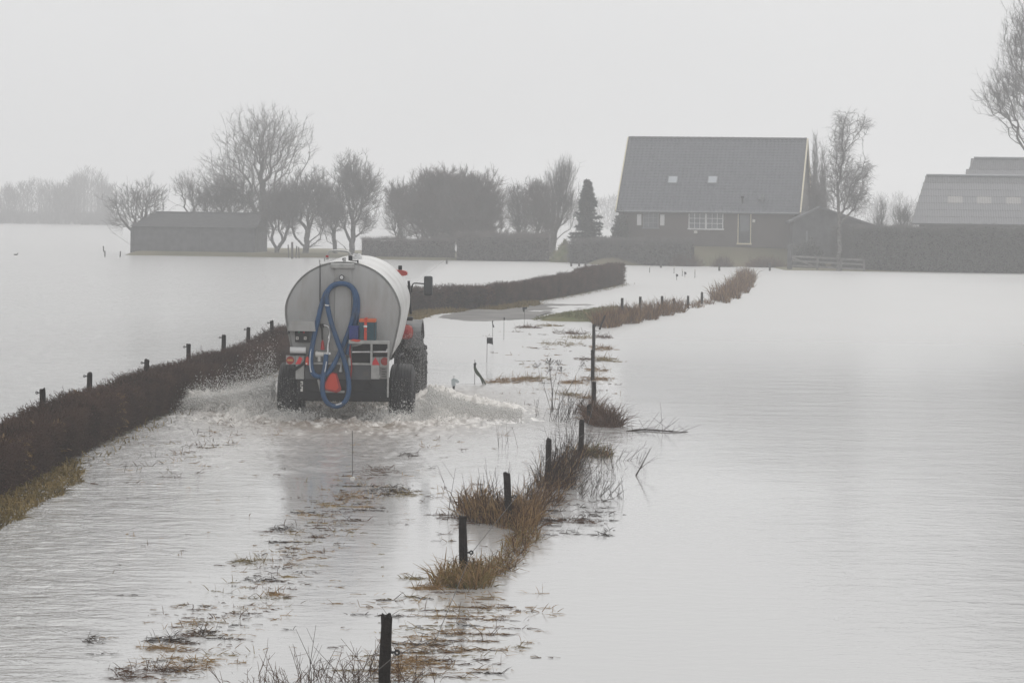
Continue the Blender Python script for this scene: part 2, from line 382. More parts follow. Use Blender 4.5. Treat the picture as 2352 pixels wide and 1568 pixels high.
def build_water():
    x0, x1, y0, y1 = -9.0, 3.2, 40.0, 64.0
    xs = np.linspace(x0, x1, 245); ys = np.concatenate([np.linspace(y0, 48, 110)[:-1], np.linspace(48, y1, 300)])
    Xg, Yg = np.meshgrid(xs, ys)
    h, f, md = water_shape(Xg, Yg)
    ed = np.clip(np.minimum(np.minimum(Xg-x0, x1-Xg)/1.2, np.minimum(Yg-y0, y1-Yg)/2.0), 0, 1); ed = ed*ed*(3-2*ed)
    h = h*ed; f = f*ed; md = md*ed
    V = np.stack([Xg, Yg, h], -1).reshape(-1, 3)
    ny, nx = Xg.shape; idx = np.arange(nx*ny).reshape(ny, nx)
    Q = np.stack([idx[:-1, :-1], idx[:-1, 1:], idx[1:, 1:], idx[1:, :-1]], -1).reshape(-1, 4)
    k = len(V); W = 590; Yn, Yf = -40, 1450
    B = np.array([(x0,y0,0),(x1,y0,0),(x1,y1,0),(x0,y1,0),(-W,Yn,0),(W,Yn,0),(W,Yf,0),(-W,Yf,0)], float)
    Q2 = np.array([(4,5,1,0),(5,6,2,1),(6,7,3,2),(7,4,0,3)])+k
    o = mk('water', np.concatenate([V, B]), np.concatenate([Q, Q2]), WATER, smooth=True)
    o.data.polygons.foreach_set('use_smooth', np.array([True]*len(Q)+[False]*4))
    ca = o.data.color_attributes.new('foam', 'FLOAT_COLOR', 'POINT')
    col = np.zeros((k+8, 4), np.float32); col[:, 3] = 1; col[:k, 0] = f.ravel(); col[:k, 1] = md.ravel()
    ca.data.foreach_set('color', col.ravel())
    tag(o, 'pale grey flood water covering the fields and the lane', kind='structure')
build_water()

ROAD = [(-4.6, 10, -.4), (-4.2, 28, -.38), (-3.5, 42, -.34), (-3.0, 56, -.32), (-2.6, 72, -.28), (-2.0, 88, -.14), (-1.0, 100, -.005), (-.2, 107, .02), (1.3, 114, -.01), (4.0, 126, -.10), (8.0, 145, -.25), (12.5, 170, -.25), (15.5, 196, -.1)]
def strip(name, path, w0, w1, m, crown=.0, n=8, sub=8, rough=.0, seed=1):
    P = smooth_path(path, sub); V = []; Fc = []; rng = np.random.default_rng(seed)
    for i, p in enumerate(P):
        d = (P[min(i+1, len(P)-1)]-P[max(i-1, 0)]); nrm = Vector((d.y, -d.x, 0)).normalized()
        for j in range(n+1):
            t = j/n; o = -w0+(w0+w1)*t; q = p+nrm*o; z = p.z+crown*(1-(2*t-1)**2)+rough*3*(float(fbm(np.array([q.x*.9]), np.array([q.y*.35]), 4)[0])-.5); V.append((q.x, q.y, z))
    for i in range(len(P)-1):
        for j in range(n):
            a = i*(n+1)+j; Fc.append((a, a+1, a+n+2, a+n+1))
    return mk(name, V, Fc, m, smooth=True)
tag(strip('road', ROAD, 1.7, 1.7, 'plain_road', crown=.02, n=24, sub=12, rough=.035), 'narrow farm lane just rising out of the flood', kind='structure')
HEDGE = [(-7.25, 30, 0), (-7.15, 40, 0), (-7.05, 47, 0), (-6.82, 53, 0), (-6.0, 67, 0), (-5.1, 85, 0), (-4.3, 102, 0), (-3.4, 106.5, 0), (-1.2, 111.0, 0), (.35, 119, 0), (2.2, 129, 0), (4.4, 143, 0), (5.6, 151, 0)]
def bank(name, pts, w, h, m, label, seed=3):
    """low earth bank along a line"""
    P = smooth_path([(x, y, 0) for x, y in pts], 8); V = []; Fc = []; n = 10; rng = np.random.default_rng(seed)
    for i, p in enumerate(P):
        d = (P[min(i+1, len(P)-1)]-P[max(i-1, 0)]); nrm = Vector((d.y, -d.x, 0)).normalized()
        e = min(1, i/4, (len(P)-1-i)/4)
        for j in range(n+1):
            t = 2*j/n-1; z = -.14+(h+.14)*(1-t*t)*e+(rng.random()-.5)*.03
            q = p+nrm*t*w; V.append((q.x, q.y, z))
    for i in range(len(P)-1):
        for j in range(n):
            a = i*(n+1)+j; Fc.append((a, a+1, a+n+2, a+n+1))
    o = mk(name, V, Fc, m, smooth=True); return tag(o, label, kind='structure')
bank('hedge_bank', [(x+.25, y) for x, y, z in HEDGE], .7, .02, 'soil', 'low earth bank under the long hedge')
bank('grass_verge', [(1.75, 99), (2.3, 101.5), (2.9, 104), (3.6, 107), (4.6, 111)], 1.25, .20, 'green_grass', 'short green grassy verge beside the lane bend')
bank('fence_bank', [(-1.6, 16), (-.75, 26), (-.4, 30.2), (.0, 34), (.5, 38.5), (1.0, 43), (1.35, 47.5), (1.65, 54), (2.0, 66), (2.4, 80), (3.2, 95), (4.2, 102), (6, 109), (7.6, 117), (9.2, 126), (12, 150), (14, 170)], .6, -.03, 'soil', 'drowned earth bank under the fence line', 8)

# farm ground (raised islands the trees and buildings stand on)
def farm_height(X, Y):
    n = fbm(X*.25, Y*.25, 4)-.5
    sm = lambda t: np.clip(t, 0, 1)**2*(3-2*np.clip(t, 0, 1))
    yl = np.where(X < -12, 216.0, np.where(X < 6, 211.5, 203.0))+n*2.2
    left = sm((Y-yl)/1.6)*.5-.3
    left = np.where(X < -14, left+(.12*sm((-X-13.5)/1)), left)
    gap = np.exp(-((X+12.8)/1.5)**2)                          # water shows between the two groups of trees
    left = left-.0*gap
    house = sm((Y-201.5)/6.5)*1.62*sm((X-4.5)/3.5)*(1-sm((X-27)/8))
    right = np.where(X > 17, sm((Y-191)/2)*.36, 0)*sm((X-17)/2)
    edge = sm((X+30.5)/2.0)*sm((246-Y)/3)
    h = np.maximum(left, -.3)
    h = np.maximum(h, house-.25); h = np.maximum(h, right-.3)
    return (h+.3)*edge-.3+n*.05
def build_farm():
    xs = np.linspace(-32, 62, 260); ys = np.linspace(188, 248, 150)
    X, Y = np.meshgrid(xs, ys); Z = farm_height(X, Y)
    V = np.stack([X, Y, Z], -1).reshape(-1, 3); ny, nx = X.shape; idx = np.arange(nx*ny).reshape(ny, nx)
    Q = np.stack([idx[:-1, :-1], idx[:-1, 1:], idx[1:, 1:], idx[1:, :-1]], -1).reshape(-1, 4)
    tag(mk('ground', V, Q, 'lawn', smooth=True), 'raised grassy ground of the farmyard above the flood', kind='structure')
build_farm()
def gz(x, y): return float(farm_height(np.array([x]), np.array([y]))[0])

# ------------------------------------------------------------------ house
def wall_front(mb, x0, x1, z0, z1, y, openings, depth):
    xs = sorted({x0, x1, *[o[0] for o in openings], *[o[1] for o in openings]}); zs = sorted({z0, z1, *[o[2] for o in openings], *[o[3] for o in openings]})
    for a, b in zip(xs, xs[1:]):
        for c, d in zip(zs, zs[1:]):
            mx_, mz = (a+b)/2, (c+d)/2
            if any(o[0] < mx_ < o[1] and o[2] < mz < o[3] for o in openings): continue
            mb.add([(a,y,c),(b,y,c),(b,y,d),(a,y,d)], [(0,1,2,3)])
    for (a, b, c, d) in openings:
        mb.add([(a,y,c),(b,y,c),(b,y,d),(a,y,d),(a,y+depth,c),(b,y+depth,c),(b,y+depth,d),(a,y+depth,d)], [(0,4,5,1),(1,5,6,2),(2,6,7,3),(3,7,4,0)])
def house():
    A = R(-10); hx, hy = 7.87, 209.0
    t = thing('farmhouse', 'brick farmhouse with large dark tiled roof and white windows', 'house', (hx, hy, 0), (0, 0, A))
    L, D, zb, ze, zr = 13.1, 12.0, 1.3, 4.13, 9.36
    xl = lambda px: (px-1424)/31.35
    zz = lambda py, px: at(px, py, hy-1.0).z
    W1 = (xl(1480), xl(1516), zz(525, 1500), zz(487, 1500)); W2 = (xl(1585), xl(1665), zz(527, 1625), zz(488, 1625)); DR = (xl(1698), xl(1729), zz(558, 1713), zz(488, 1713))
    mb = MB(); wall_front(mb, 0, L, zb, ze, 0, [W1, W2, DR], .12)
    mb.add([(L,0,zb),(L,D,zb),(L,D,ze),(L,D/2,zr-.1),(L,0,ze)], [(0,1,2,3,4)])
    mb.add([(0,0,zb),(0,D,zb),(0,D,ze),(0,D/2,zr-.1),(0,0,ze)], [(4,3,2,1,0)])
    mb.add([(0,D,zb),(L,D,zb),(L,D,ze),(0,D,ze)], [(0,3,2,1)])
    mb.build('wall', 'brick_wall', t)
    # roof: slabs, pantiles, ridge
    ov, ey = .16, .30; sl = (zr-ze)/(D/2)
    rf = MB()
    zE = ze-ey*sl
    for s in (0, 1):
        f = (lambda y: y) if s == 0 else (lambda y: D-y)
        v = [(-ov,f(-ey),zE),(L+ov,f(-ey),zE),(L+ov,f(D/2),zr),(-ov,f(D/2),zr)]
        v2 = [(a,b,c-.12) for a,b,c in v]
        rf.add(v+v2, [(0,1,2,3),(7,6,5,4),(0,4,5,1),(1,5,6,2),(3,2,6,7),(0,3,7,4)])
    roof = rf.build('roof', 'ridge_tile', t)
    ncol, nrow = 45, 26; tw = (L+2*ov)/ncol; slen = math.hypot(D/2+ey, zr-zE); tl = slen/nrow
    ang = math.atan2(zr-zE, D/2+ey)
    prof = [(0, .015), (.12, .035), (.30, .05), (.5, .035), (.75, .008), (1.0, .015)]
    tv = []; tf = []
    for (u, w) in ((0, .028), (1.12, .0)):
        for (a, b) in prof: tv.append((a*tw, u*tl, b+w))
    n = len(prof)
    for j in range(n-1): tf.append((j, j+1, n+j+1, n+j))
    for j in range(n-1): tf.append((j, j+n*2, j+1+n*2, j+1))
    for (a, b) in prof: tv.append((a*tw, 0, b-.005))
    me = bpy.data.meshes.new('tile'); me.from_pydata(tv, [], tf); me.materials.append(MATS['roof_tile'])
    rng = random.Random(4); V = []; Fc = []
    for r_ in range(nrow):
        for c_ in range(ncol):
            x = -ov+c_*tw; s_ = r_*tl; y = -ey+s_*math.cos(ang); z = zE+s_*math.sin(ang)
            a = ang+rng.uniform(-.005, .005); jz = rng.uniform(0, .005)
            if r_ < 6:
                o = bpy.data.objects.new('tile', me); C.objects.link(o); o.parent = roof; o.location = (x, y, z+jz); o.rotation_euler = (a, 0, rng.uniform(-.01, .01))
            else:
                k = len(V)
                for (p, q, w) in tv: V.append((x+p, y+q*math.cos(a)-w*math.sin(a), z+jz+q*math.sin(a)+w*math.cos(a)))
                Fc += [tuple(i+k for i in f) for f in tf]
    o = mk('tile_field', V, Fc, 'roof_tile', roof); tag(o, kind='stuff')
    rd = MB(); k = 0
    while -ov+k*.42 < L+ov-.1:
        x = -ov+k*.42; rd.tube([(x, D/2, zr+.02), (min(x+.44, L+ov), D/2, zr+.03)], [.12, .13], 8); k += 1
    rd.build('ridge', 'ridge_tile', roof)
    # bargeboards, gutter, downpipe
    def barge(x, w):
        m_ = MB()
        for f in ((lambda y: y), (lambda y: D-y)):
            m_.beam((x, f(-ey-.05), zE-.02), (x, f(D/2), zr+.0), w, .24)
        m_.build('bargeboard', 'cream_paint', t)
    barge(L+ov+.06, .10); barge(-ov-.05, .08)
    MB().tube([(-ov, -ey-.07, zE-.03), (L+ov, -ey-.07, zE-.03)], .065, 8).build('gutter', 'zinc', t)
    MB().tube([(L-.25, -ey-.05, zE-.06), (L-.25, -.06, zE-.35), (L-.25, -.06, zb)], .05, 8).build('downpipe', 'zinc', t)
    # windows
    def window(o, cols, rows, halves, mcol):
        a, b, c, d = o; y0 = -.035
        w = MB(); fr = .075
        w.box(a, b, y0, .06, d-fr, d); w.box(a-.06, b+.06, y0-.06, .06, c-.03, c+fr)
        w.box(a, a+fr, y0, .06, c+fr, d-fr); w.box(b-fr, b, y0, .06, c+fr, d-fr)
        for h in range(1, halves):
            x = a+(b-a)*h/halves; w.box(x-.07, x+.07, y0, .06, c+fr, d-fr)
        wo_ = w.build('window', mcol, t)
        for h in range(halves):
            xa = a+(b-a)*h/halves+fr; xb = a+(b-a)*(h+1)/halves-fr
            g = MB()
            for i in range(1, cols): x = xa+(xb-xa)*i/cols; g.box(x-.017, x+.017, -.005, .05, c+fr, d-fr)
            for i in range(1, rows): z = c+fr+(d-c-2*fr)*i/rows; g.box(xa, xb, -.002, .048, z-.017, z+.017)
            g.build('glazing_bars', mcol, wo_)
            for i in range(cols):
                for j in range(rows):
                    x = xa+(xb-xa)*i/cols; x2 = xa+(xb-xa)*(i+1)/cols; z = c+fr+(d-c-2*fr)*j/rows; z2 = c+fr+(d-c-2*fr)*(j+1)/rows
                    MB().box(x+.01, x2-.01, .02, .03, z+.01, z2-.01).build('pane', 'glass', wo_)
    window(W1, 3, 3, 1, 'zinc'); window(W2, 3, 3, 2, 'white_paint')
    for (p0, p1) in ((1466, 1476), (1519.5, 1529.5)):
        s_ = MB(); za, zb_ = zz(518, 1500), zz(492.5, 1500); s_.box(xl(p0), xl(p1), -.05, -.005, za, zb_)
        for i in range(6): z = za+.08+(zb_-za-.16)*i/5; s_.box(xl(p0)+.04, xl(p1)-.04, -.07, -.045, z-.035, z+.035)
        s_.build('shutter', 'white_paint', t)
    a, b, c, d = DR
    f = MB(); f.box(a, a+.07, -.03, .06, c, d); f.box(b-.07, b, -.03, .06, c, d); f.box(a+.07, b-.07, -.03, .06, d-.09, d); f.box(a-.05, b+.05, -.14, .04, c-.12, c)
    df = f.build('door_frame', 'cream_paint', t)
    dr = MB().box(a+.07, b-.07, .02, .06, c, d-.09).build('door', 'door_paint', t)
    MB().box(a+.17, b-.17, .005, .02, c+.85, d-.2).build('pane', 'glass', dr)
    MB().box(a+.17, b-.17, .008, .02, c+.12, c+.72).build('panel', 'door_paint', dr)
    MB().tube([(b-.16, -.03, c+1.0), (b-.28, -.03, c+1.0)], .018, 6).build('handle', 'steel_bright', dr)
    lp = MB().rbox(xl(1732), xl(1738), -.16, -.01, zz(511, 1734), zz(504, 1734), .02).build('wall_lamp', 'off_white', t)
    MB().rbox(xl(1598), xl(1606), -.12, -.01, zz(536, 1602), zz(530, 1602), .02).build('meter_box', 'off_white', t)
    # roof windows and vents
    def on_roof(px, py):
        u, v = ray(px, py)
        # intersect picture ray with the front roof plane in house space
        Minv = (Matrix.Translation((hx, hy, 0)) @ Matrix.Rotation(A, 4, 'Z')).inverted()
        o_ = Minv @ Vector((0, 0, H)); p_ = Minv @ Vector((u*100, 100, H-v*100)); d_ = p_-o_
        # z = ze + sl*y
        k_ = (ze+sl*o_.y-o_.z)/(d_.z-sl*d_.y); q = o_+d_*k_; return q
    for px in (1545.5, 1637):
        q = on_roof(px, 415); w2, h2 = .36, .40
        cs, sn = math.cos(ang), math.sin(ang)
        def bx(u0, u1, s0, s1, n0, n1):
            m_ = MB(); m_.box(u0, u1, s0, s1, n0, n1); m_.v = [(q.x+a_, q.y+b_*cs-c_*sn, q.z+b_*sn+c_*cs) for a_, b_, c_ in m_.v]; return m_
        fr = bx(-w2, w2, -h2, h2, .06, .10).build('roof_window', 'zinc', t)
        bx(-w2+.06, w2-.06, -h2+.06, h2-.06, .095, .11).build('pane', 'skylight_glass', fr)
    for px, py, m_ in ((1705, 459, 'dark_paint'), (1751, 456, 'zinc')):
        q = on_roof(px, py+8); MB().tube([(q.x, q.y, q.z-.1), (q.x, q.y, q.z+.42)], .07, 8).tube([(q.x, q.y, q.z+.36), (q.x, q.y, q.z+.52)], .13, 8).build('roof_vent', m_, t)
    for px in (1746.5, 1755):
        q = on_roof(px, 459); MB().rbox(q.x-.09, q.x+.09, q.y-.2, q.y+.1, q.z+.02, q.z+.22, .03).build('vent_cowl', 'zinc', t)
    return t
house()

# low outbuilding beside the house
def outbuilding():
    Y = 204.0; a = at(1884, 474, Y); b = at(2052, 531, Y)
    t = thing('outbuilding', 'low dark timber outbuilding with sloping roof beside the farmhouse', 'shed', (a.x, Y, 0))
    hw = b.x-a.x; zt, zl = a.z, b.z; D = 9
    zb = .3; wl = -1.9
    w = MB(); w.add([(wl,0,zb),(hw-.5,0,zb),(hw-.5,0,zl+.1),(0,0,zt-.1),(wl,0,zt-.9)], [(0,1,2,3,4)])
    w.add([(hw-.5,0,zb),(hw-.5,D,zb),(hw-.5,D,zl+.1),(hw-.5,0,zl+.1)], [(0,1,2,3)]); w.add([(wl,0,zb),(wl,D,zb),(wl,D,zt-.9),(wl,0,zt-.9)], [(3,2,1,0)])
    w.add([(wl,D,zb),(hw-.5,D,zb),(hw-.5,D,zl+.1),(0,D,zt-.1),(wl,D,zt-.9)], [(4,3,2,1,0)])
    w.build('wall', 'dark_timber', t)
    r = MB(); r.add([(0,-.3,zt),(hw,-.3,zl),(hw,D,zl),(0,D,zt),(0,-.3,zt-.16),(hw,-.3,zl-.16),(hw,D,zl-.16),(0,D,zt-.16)], [(0,1,2,3),(7,6,5,4),(0,4,5,1),(1,5,6,2),(2,6,7,3)])
    r.add([(0,-.3,zt),(wl-.3,-.3,zt-1.1),(wl-.3,D,zt-1.1),(0,D,zt),(0,-.3,zt-.16),(wl-.3,-.3,zt-1.26),(wl-.3,D,zt-1.26),(0,D,zt-.16)], [(3,2,1,0),(4,5,6,7),(1,5,4,0),(2,6,5,1),(3,7,6,2)])
    r.build('roof', 'ridge_tile', t)
    MB().box(-1.0, -.87, -.05, -.003, 1.2, 2.6).build('door_jamb', 'zinc', t)
    MB().box(1.6, 3.3, -.06, -.004, zb+.1, 2.0).build('door', 'dark_paint', t)
outbuilding()

# barns at the edge
def barn(name, label, e_px, r_px, Ye, Yr, xlen, zbase, courses, course_skip=0, skylights=()):
    e = at(*e_px, Ye); r = at(*r_px, Yr); L = xlen
    skew = (r.x-e.x)
    t = thing(name, label, 'barn', (e.x, e.y, 0), (0, 0, -math.atan2(skew*.55, Yr-Ye)))
    D2 = math.hypot(Yr-Ye, skew*.55); ze, zr = e.z, r.z; x0 = skew*.45
    ang = math.atan2(zr-ze, D2); sl = math.hypot(D2, zr-ze)
    w = MB(); w.box(.5, L, .5, D2*2-.5, zbase, ze-.05); w.add([(.6,.5,ze-.05),(.6,D2*2-.5,ze-.05),(.6,D2,zr-.3)], [(0,1,2)])
    w.build('wall', 'dark_timber', t)
    rb = MB().add([(0,0,ze),(L,0,ze),(L,D2,zr),(x0,D2,zr),(L,2*D2,ze),(0,2*D2,ze)], [(0,1,2,3),(3,2,4,5)])
    rb.v += [(a, b, c-.1) for a, b, c in rb.v[:6]]; rb.f += [(9,8,7,6),(11,10,8,9),(0,6,7,1),(5,11,6,0)]
    roof = rb.build('roof', 'sheet_roof', t)
    sw = 1.05; cl = sl/courses; nco = int(L/sw)
    def sheet_mesh(nm, m):
        V = []; n = 12; tf = []
        for u, lift in ((-.05, .034), (1.0, .018)):
            for i in range(n+1): V.append((i/n*(sw+.02), u*cl, lift+.018*(i % 2)))
        for i in range(n): tf.append((i, i+1, n+2+i, n+1+i))
        k = len(V)
        for i in range(n+1): V.append((i/n*(sw+.02), -.05*cl, .022+.018*(i % 2)))
        for i in range(n): tf.append((i, k+i, k+i+1, i+1))
        me = bpy.data.meshes.new(nm); me.from_pydata(V, [], tf); me.materials.append(MATS[m]); return me
    me, me2, me3 = sheet_mesh('sheet', 'sheet_roof'), sheet_mesh('rooflight', 'sheet_pale'), sheet_mesh('sheet', 'ridge_tile')
    rng = random.Random(9)
    for k in range(course_skip, courses):
        shift = x0*k/courses
        for j in range(nco+1):
            x = shift+j*sw
            if x > L-1: continue
            sk = (k, j) in skylights
            top = k == courses-1
            o = bpy.data.objects.new('rooflight' if sk else 'roof_sheet', me2 if sk else (me3 if top else me)); C.objects.link(o); o.parent = roof
            s_ = k*cl; o.location = (x, s_*math.cos(ang), ze+s_*math.sin(ang)+rng.uniform(0, .01)); o.rotation_euler = (ang, 0, 0)
    MB().tube([(x0-.05, D2, zr+.05), (L, D2, zr+.05)], .13, 8).build('ridge', 'zinc', roof)
    MB().beam((-.04, 0, ze-.03), (x0-.04, D2, zr-.02), .06, .16).build('bargeboard', 'grey_timber', t)
    return t
barn('barn', 'long low barn with grey corrugated roof behind the tall green hedge', (2095, 513), (2129, 405), 205, 212.5, 22, .2, 7, 0, {(3, 2), (3, 4), (3, 6), (3, 8)})
barn('barn', 'taller barn with plain dark roof rising behind the corrugated barn', (2205, 440), (2238, 365), 224, 229, 22, .2, 3, 0)

# shed among the trees
def field_shed():
    Y = 219.0; s = F/Y
    a = at(302, 585, Y); b = at(588, 588, Y); L = b.x-a.x
    t = thing('field_shed', 'long low dark timber shed under the bare trees', 'shed', (a.x, Y, 0), (0, 0, R(-6)))
    ze = at(440, 520, Y).z; zr = at(450, 489, Y+2.5).z; D = 5.2; i1 = 1.25
    w = MB().box(0, L, 0, D, -.15, ze).build('wall', 'dark_timber', t)
    r = MB().add([(-.15,-.25,ze-.05),(L+.2,-.25,ze-.05),(L+.2,D+.25,ze-.05),(-.15,D+.25,ze-.05),(i1,D/2,zr),(L+.2,D/2,zr)], [(0,1,5,4),(2,3,4,5),(3,0,4),(1,2,5),(3,2,1,0)])
    r.build('roof', 'old_felt', t)
    MB().tube([(i1, D/2, zr+.01), (L+.2, D/2, zr+.01)], .08, 6).build('ridge', 'dark_timber', t)
    d = MB(); d.box(3.2, 5.4, -.05, -.003, -.1, ze-.35); d.build('door', 'dark_timber', t)
    for x in (0, L): MB().box(x-.08, x+.08, -.09, -.004, -.15, ze-.1).build('corner_post', 'dark_timber', t)
field_shed()

# ------------------------------------------------------------------ trees
def bare_tree(label, base, blobs, npts, rng_seed, name='bare_tree', trunk_r=.22, trunk_top=.35, tip_r=.010, bf=.3, twigs=4, twl=.8, up=.35, out=.8, jit=.5, droop=0.0, tw_r=.010, cat='tree', bark='bark', twm='bark_twig', group=None, shell=.5, lean=(0, 0), forks=None):
    """blobs: list of (x, y, z, rx, ry, rz) in metres relative to base; branches are grown to points spread through them"""
    rng = np.random.default_rng(rng_seed); base = np.array(base, float)
    npts = int(npts*2.7); bf = bf+.28; out = out*.55; twl = twl*.9; twigs = max(2, round(twigs*.45))
    vol = np.array([b[3]*b[4]*b[5] for b in blobs]); cnt = np.maximum(8, (npts*vol/vol.sum()).astype(int))
    T = []
    for b, c in zip(blobs, cnt):
        d = norm(rng.normal(size=(c, 3))); r_ = rng.random(c)**shell
        p = d*r_[:, None]*np.array(b[3:6])*(1+.22*rng.normal(size=(c, 1)))+np.array(b[0:3]); T.append(p)
    T = np.concatenate(T)
    if forks is None:
        top = np.array([blobs[0][0]*.5+lean[0], blobs[0][1]*.5, (blobs[0][2])*trunk_top+.6]); chains = [(top, None)]
    nodes = [np.zeros(3)]; par = [-1]; pl = [0.0]
    def chain(frm, to, n=5):
        p0 = nodes[frm]; last = frm
        for i in range(1, n+1):
            q = p0+(np.array(to)-p0)*i/n+rng.normal(size=3)*.022*np.linalg.norm(np.array(to)-p0)*(i < n)
            nodes.append(q); par.append(last); pl.append(pl[last]+np.linalg.norm(q-nodes[last])); last = len(nodes)-1
        return last
    if forks is None: chain(0, chains[0][0])
    else:
        ids = {}
        for key, frm, to in forks: ids[key] = chain(ids[frm] if frm is not None else 0, to)
    T = T[T[:, 2] > .3]; n = len(T); best = np.full(n, 1e9); bp = np.zeros(n, int); done = np.zeros(n, bool)
    def upd(i):
        d = T-nodes[i]; c = np.linalg.norm(d, axis=1)+.6*np.maximum(0, -d[:, 2]) + bf*pl[i]
        m_ = (c < best) & ~done; best[m_] = c[m_]; bp[m_] = i
    for i in range(len(nodes)): upd(i)
    for _ in range(n):
        j = int(np.argmin(np.where(done, 1e18, best))); done[j] = True
        nodes.append(T[j]); par.append(bp[j]); pl.append(pl[bp[j]]+np.linalg.norm(T[j]-nodes[bp[j]])); upd(len(nodes)-1)
    P = np.array(nodes); par = np.array(par); N_ = len(P)
    leaves = np.zeros(N_); kids = np.bincount(par[1:], minlength=N_)
    leaves[kids == 0] = 1
    for i in np.argsort(-np.array(pl)):
        if par[i] >= 0: leaves[par[i]] += leaves[i]
    ex = math.log(trunk_r/tip_r)/math.log(max(leaves[0], 2)); rad = tip_r*np.maximum(leaves, 1)**ex
    # edges with a curved midpoint
    e1 = np.arange(1, N_); e0 = par[1:]
    pdir = np.zeros((N_, 3)); pdir[1:] = norm(P[e1]-P[e0]); pdir[0] = (0, 0, 1)
    ln = np.linalg.norm(P[e1]-P[e0], axis=1, keepdims=True)
    mid = (P[e0]+P[e1])/2+(pdir[e0]-pdir[e1])*ln*.10+rng.normal(size=(N_-1, 3))*ln*.05*jit*2
    r1 = rad[e1]; r0 = np.minimum(rad[e0], r1*1.5)
    big = r1 > trunk_r*.26
    flare = np.where(e0 == 0, 1.35, 1.0)
    def segs(sel, sides):
        a = seg_arrays(P[e0][sel], mid[sel], (r0*flare)[sel], ((r0+r1)/2)[sel], sides); b = seg_arrays(mid[sel], P[e1][sel], ((r0+r1)/2)[sel], r1[sel], sides); return merge([a, b])
    t = thing(name, label, cat, base, group=group)
    if big.any(): mk('trunk', *segs(big, 7), bark, t, smooth=True)
    parts = [segs(~big, 3)] if (~big).any() else []
    # twigs
    cen = np.average(P[e1], axis=0); src = np.repeat(np.where(rad < tip_r*6)[0], twigs); src = src[src > 0]
    k = len(src); tw_r = tw_r*.85; od = norm(P[src]-np.array([cen[0], cen[1], cen[2]*.6]))
    f = rng.random((k, 1)); st = P[src]*(1-f*.8)+P[par[src]]*(f*.8)
    d1 = norm(od*out+pdir[src]*1.0+np.array([0, 0, up])+rng.normal(size=(k, 3))*jit); l = twl*(.4+.9*rng.random((k, 1)))
    p1 = st+d1*l*.5; d2 = norm(d1+rng.normal(size=(k, 3))*.35+np.array([0, 0, up*.4-droop])); p2 = p1+d2*l*.5
    d3 = norm(d1+rng.normal(size=(k, 3))*.75+np.array([0, 0, -droop*.5])); p3 = p1+d3*l*.45
    d4 = norm(d1+rng.normal(size=(k, 3))*.75+np.array([0, 0, -droop])); p4 = st+(p1-st)*.4+d4*l*.45
    parts += [seg_arrays(st, p1, tw_r, tw_r*.8), seg_arrays(p1, p2, tw_r*.8, tw_r*.4), seg_arrays(p1, p3, tw_r*.7, tw_r*.4), seg_arrays(st+(p1-st)*.4, p4, tw_r*.7, tw_r*.4)]
    mk('crown', *merge(parts), twm, t)
    return t
def tree_px(label, bx, by_, Y, blobs_px, npts, seed, **kw):
    """blobs in picture pixels (cx, cy, rx, ry [, depth radius factor]) at distance Y"""
    b = at(bx, by_, Y); b.z = kw.pop('z0', None) if 'z0' in kw else max(gz(b.x, Y), -.1)-.05
    s = Y/F; bl = []
    for q in blobs_px:
        c = at(q[0], q[1], Y); rx, rz = q[2]*s, q[3]*s; ry = min(rx, 4.5)*(q[4] if len(q) > 4 else .8)
        bl.append((c.x-b.x, 0, c.z-b.z, rx, ry, rz))
    return bare_tree(label, b, bl, npts, seed, **kw)
G = 'bare trees around the flooded farm'
tree_px('low spreading bare tree beside the open end of the dark shed', 322, 582, 222, [(318, 465, 62, 52), (265, 470, 30, 30), (275, 510, 34, 26), (360, 455, 30, 38)], 240, 11, trunk_r=.24, twigs=5, twl=.7, up=.2, trunk_top=.4, group=G)
def big_tree():
    Y = 225
    def rel(x, y, dy=0): b = at(598, 586, Y); p = at(x, y, Y); return (p.x-b.x, dy, p.z-max(gz(b.x, Y), -.1)+.05)
    forks = [('t', None, rel(600, 500)), ('a', 't', rel(604, 470, .3)), ('r', 't', rel(640, 470, -.6)), ('l', 't', rel(560, 455, .4)), ('m', 'a', rel(600, 395, .2)), ('m2', 'm', rel(618, 330, -.5)), ('rr', 'm', rel(660, 350, .5)), ('l2', 'l', rel(520, 410, -.5)), ('l3', 'l2', rel(505, 340, .4)), ('lm', 'l', rel(560, 350, .8))]
    tree_px('tallest bare tree rising behind the dark shed with wide open crown', 598, 586, Y, [(600, 350, 110, 92), (655, 330, 60, 62), (530, 390, 66, 60), (610, 295, 70, 52), (700, 330, 30, 30), (565, 330, 50, 55), (490, 400, 36, 50)], 430, 12, trunk_r=.36, twigs=4, twl=.95, up=.35, tip_r=.012, forks=forks, group=G)
big_tree()
tree_px('thin pale bare tree beyond the shed roof', 440, 575, 236, [(435, 435, 40, 42), (418, 420, 20, 22), (450, 470, 30, 40)], 120, 13, trunk_r=.14, twigs=4, twl=.8, tw_r=.008, group=G)
tree_px('dense bushy bare tree hanging over the shed roof', 515, 580, 228, [(515, 452, 62, 56), (560, 465, 52, 52), (478, 465, 34, 42), (640, 470, 50, 50)], 520, 14, trunk_r=.22, twigs=7, twl=.8, tw_r=.012, group=G)
f1 = lambda x, y, bx, by_, Y, dy=0: (at(x, y, Y).x-at(bx, by_, Y).x, dy, at(x, y, Y).z-max(gz(at(bx, by_, Y).x, Y), -.1)+.05)
Y0 = 218
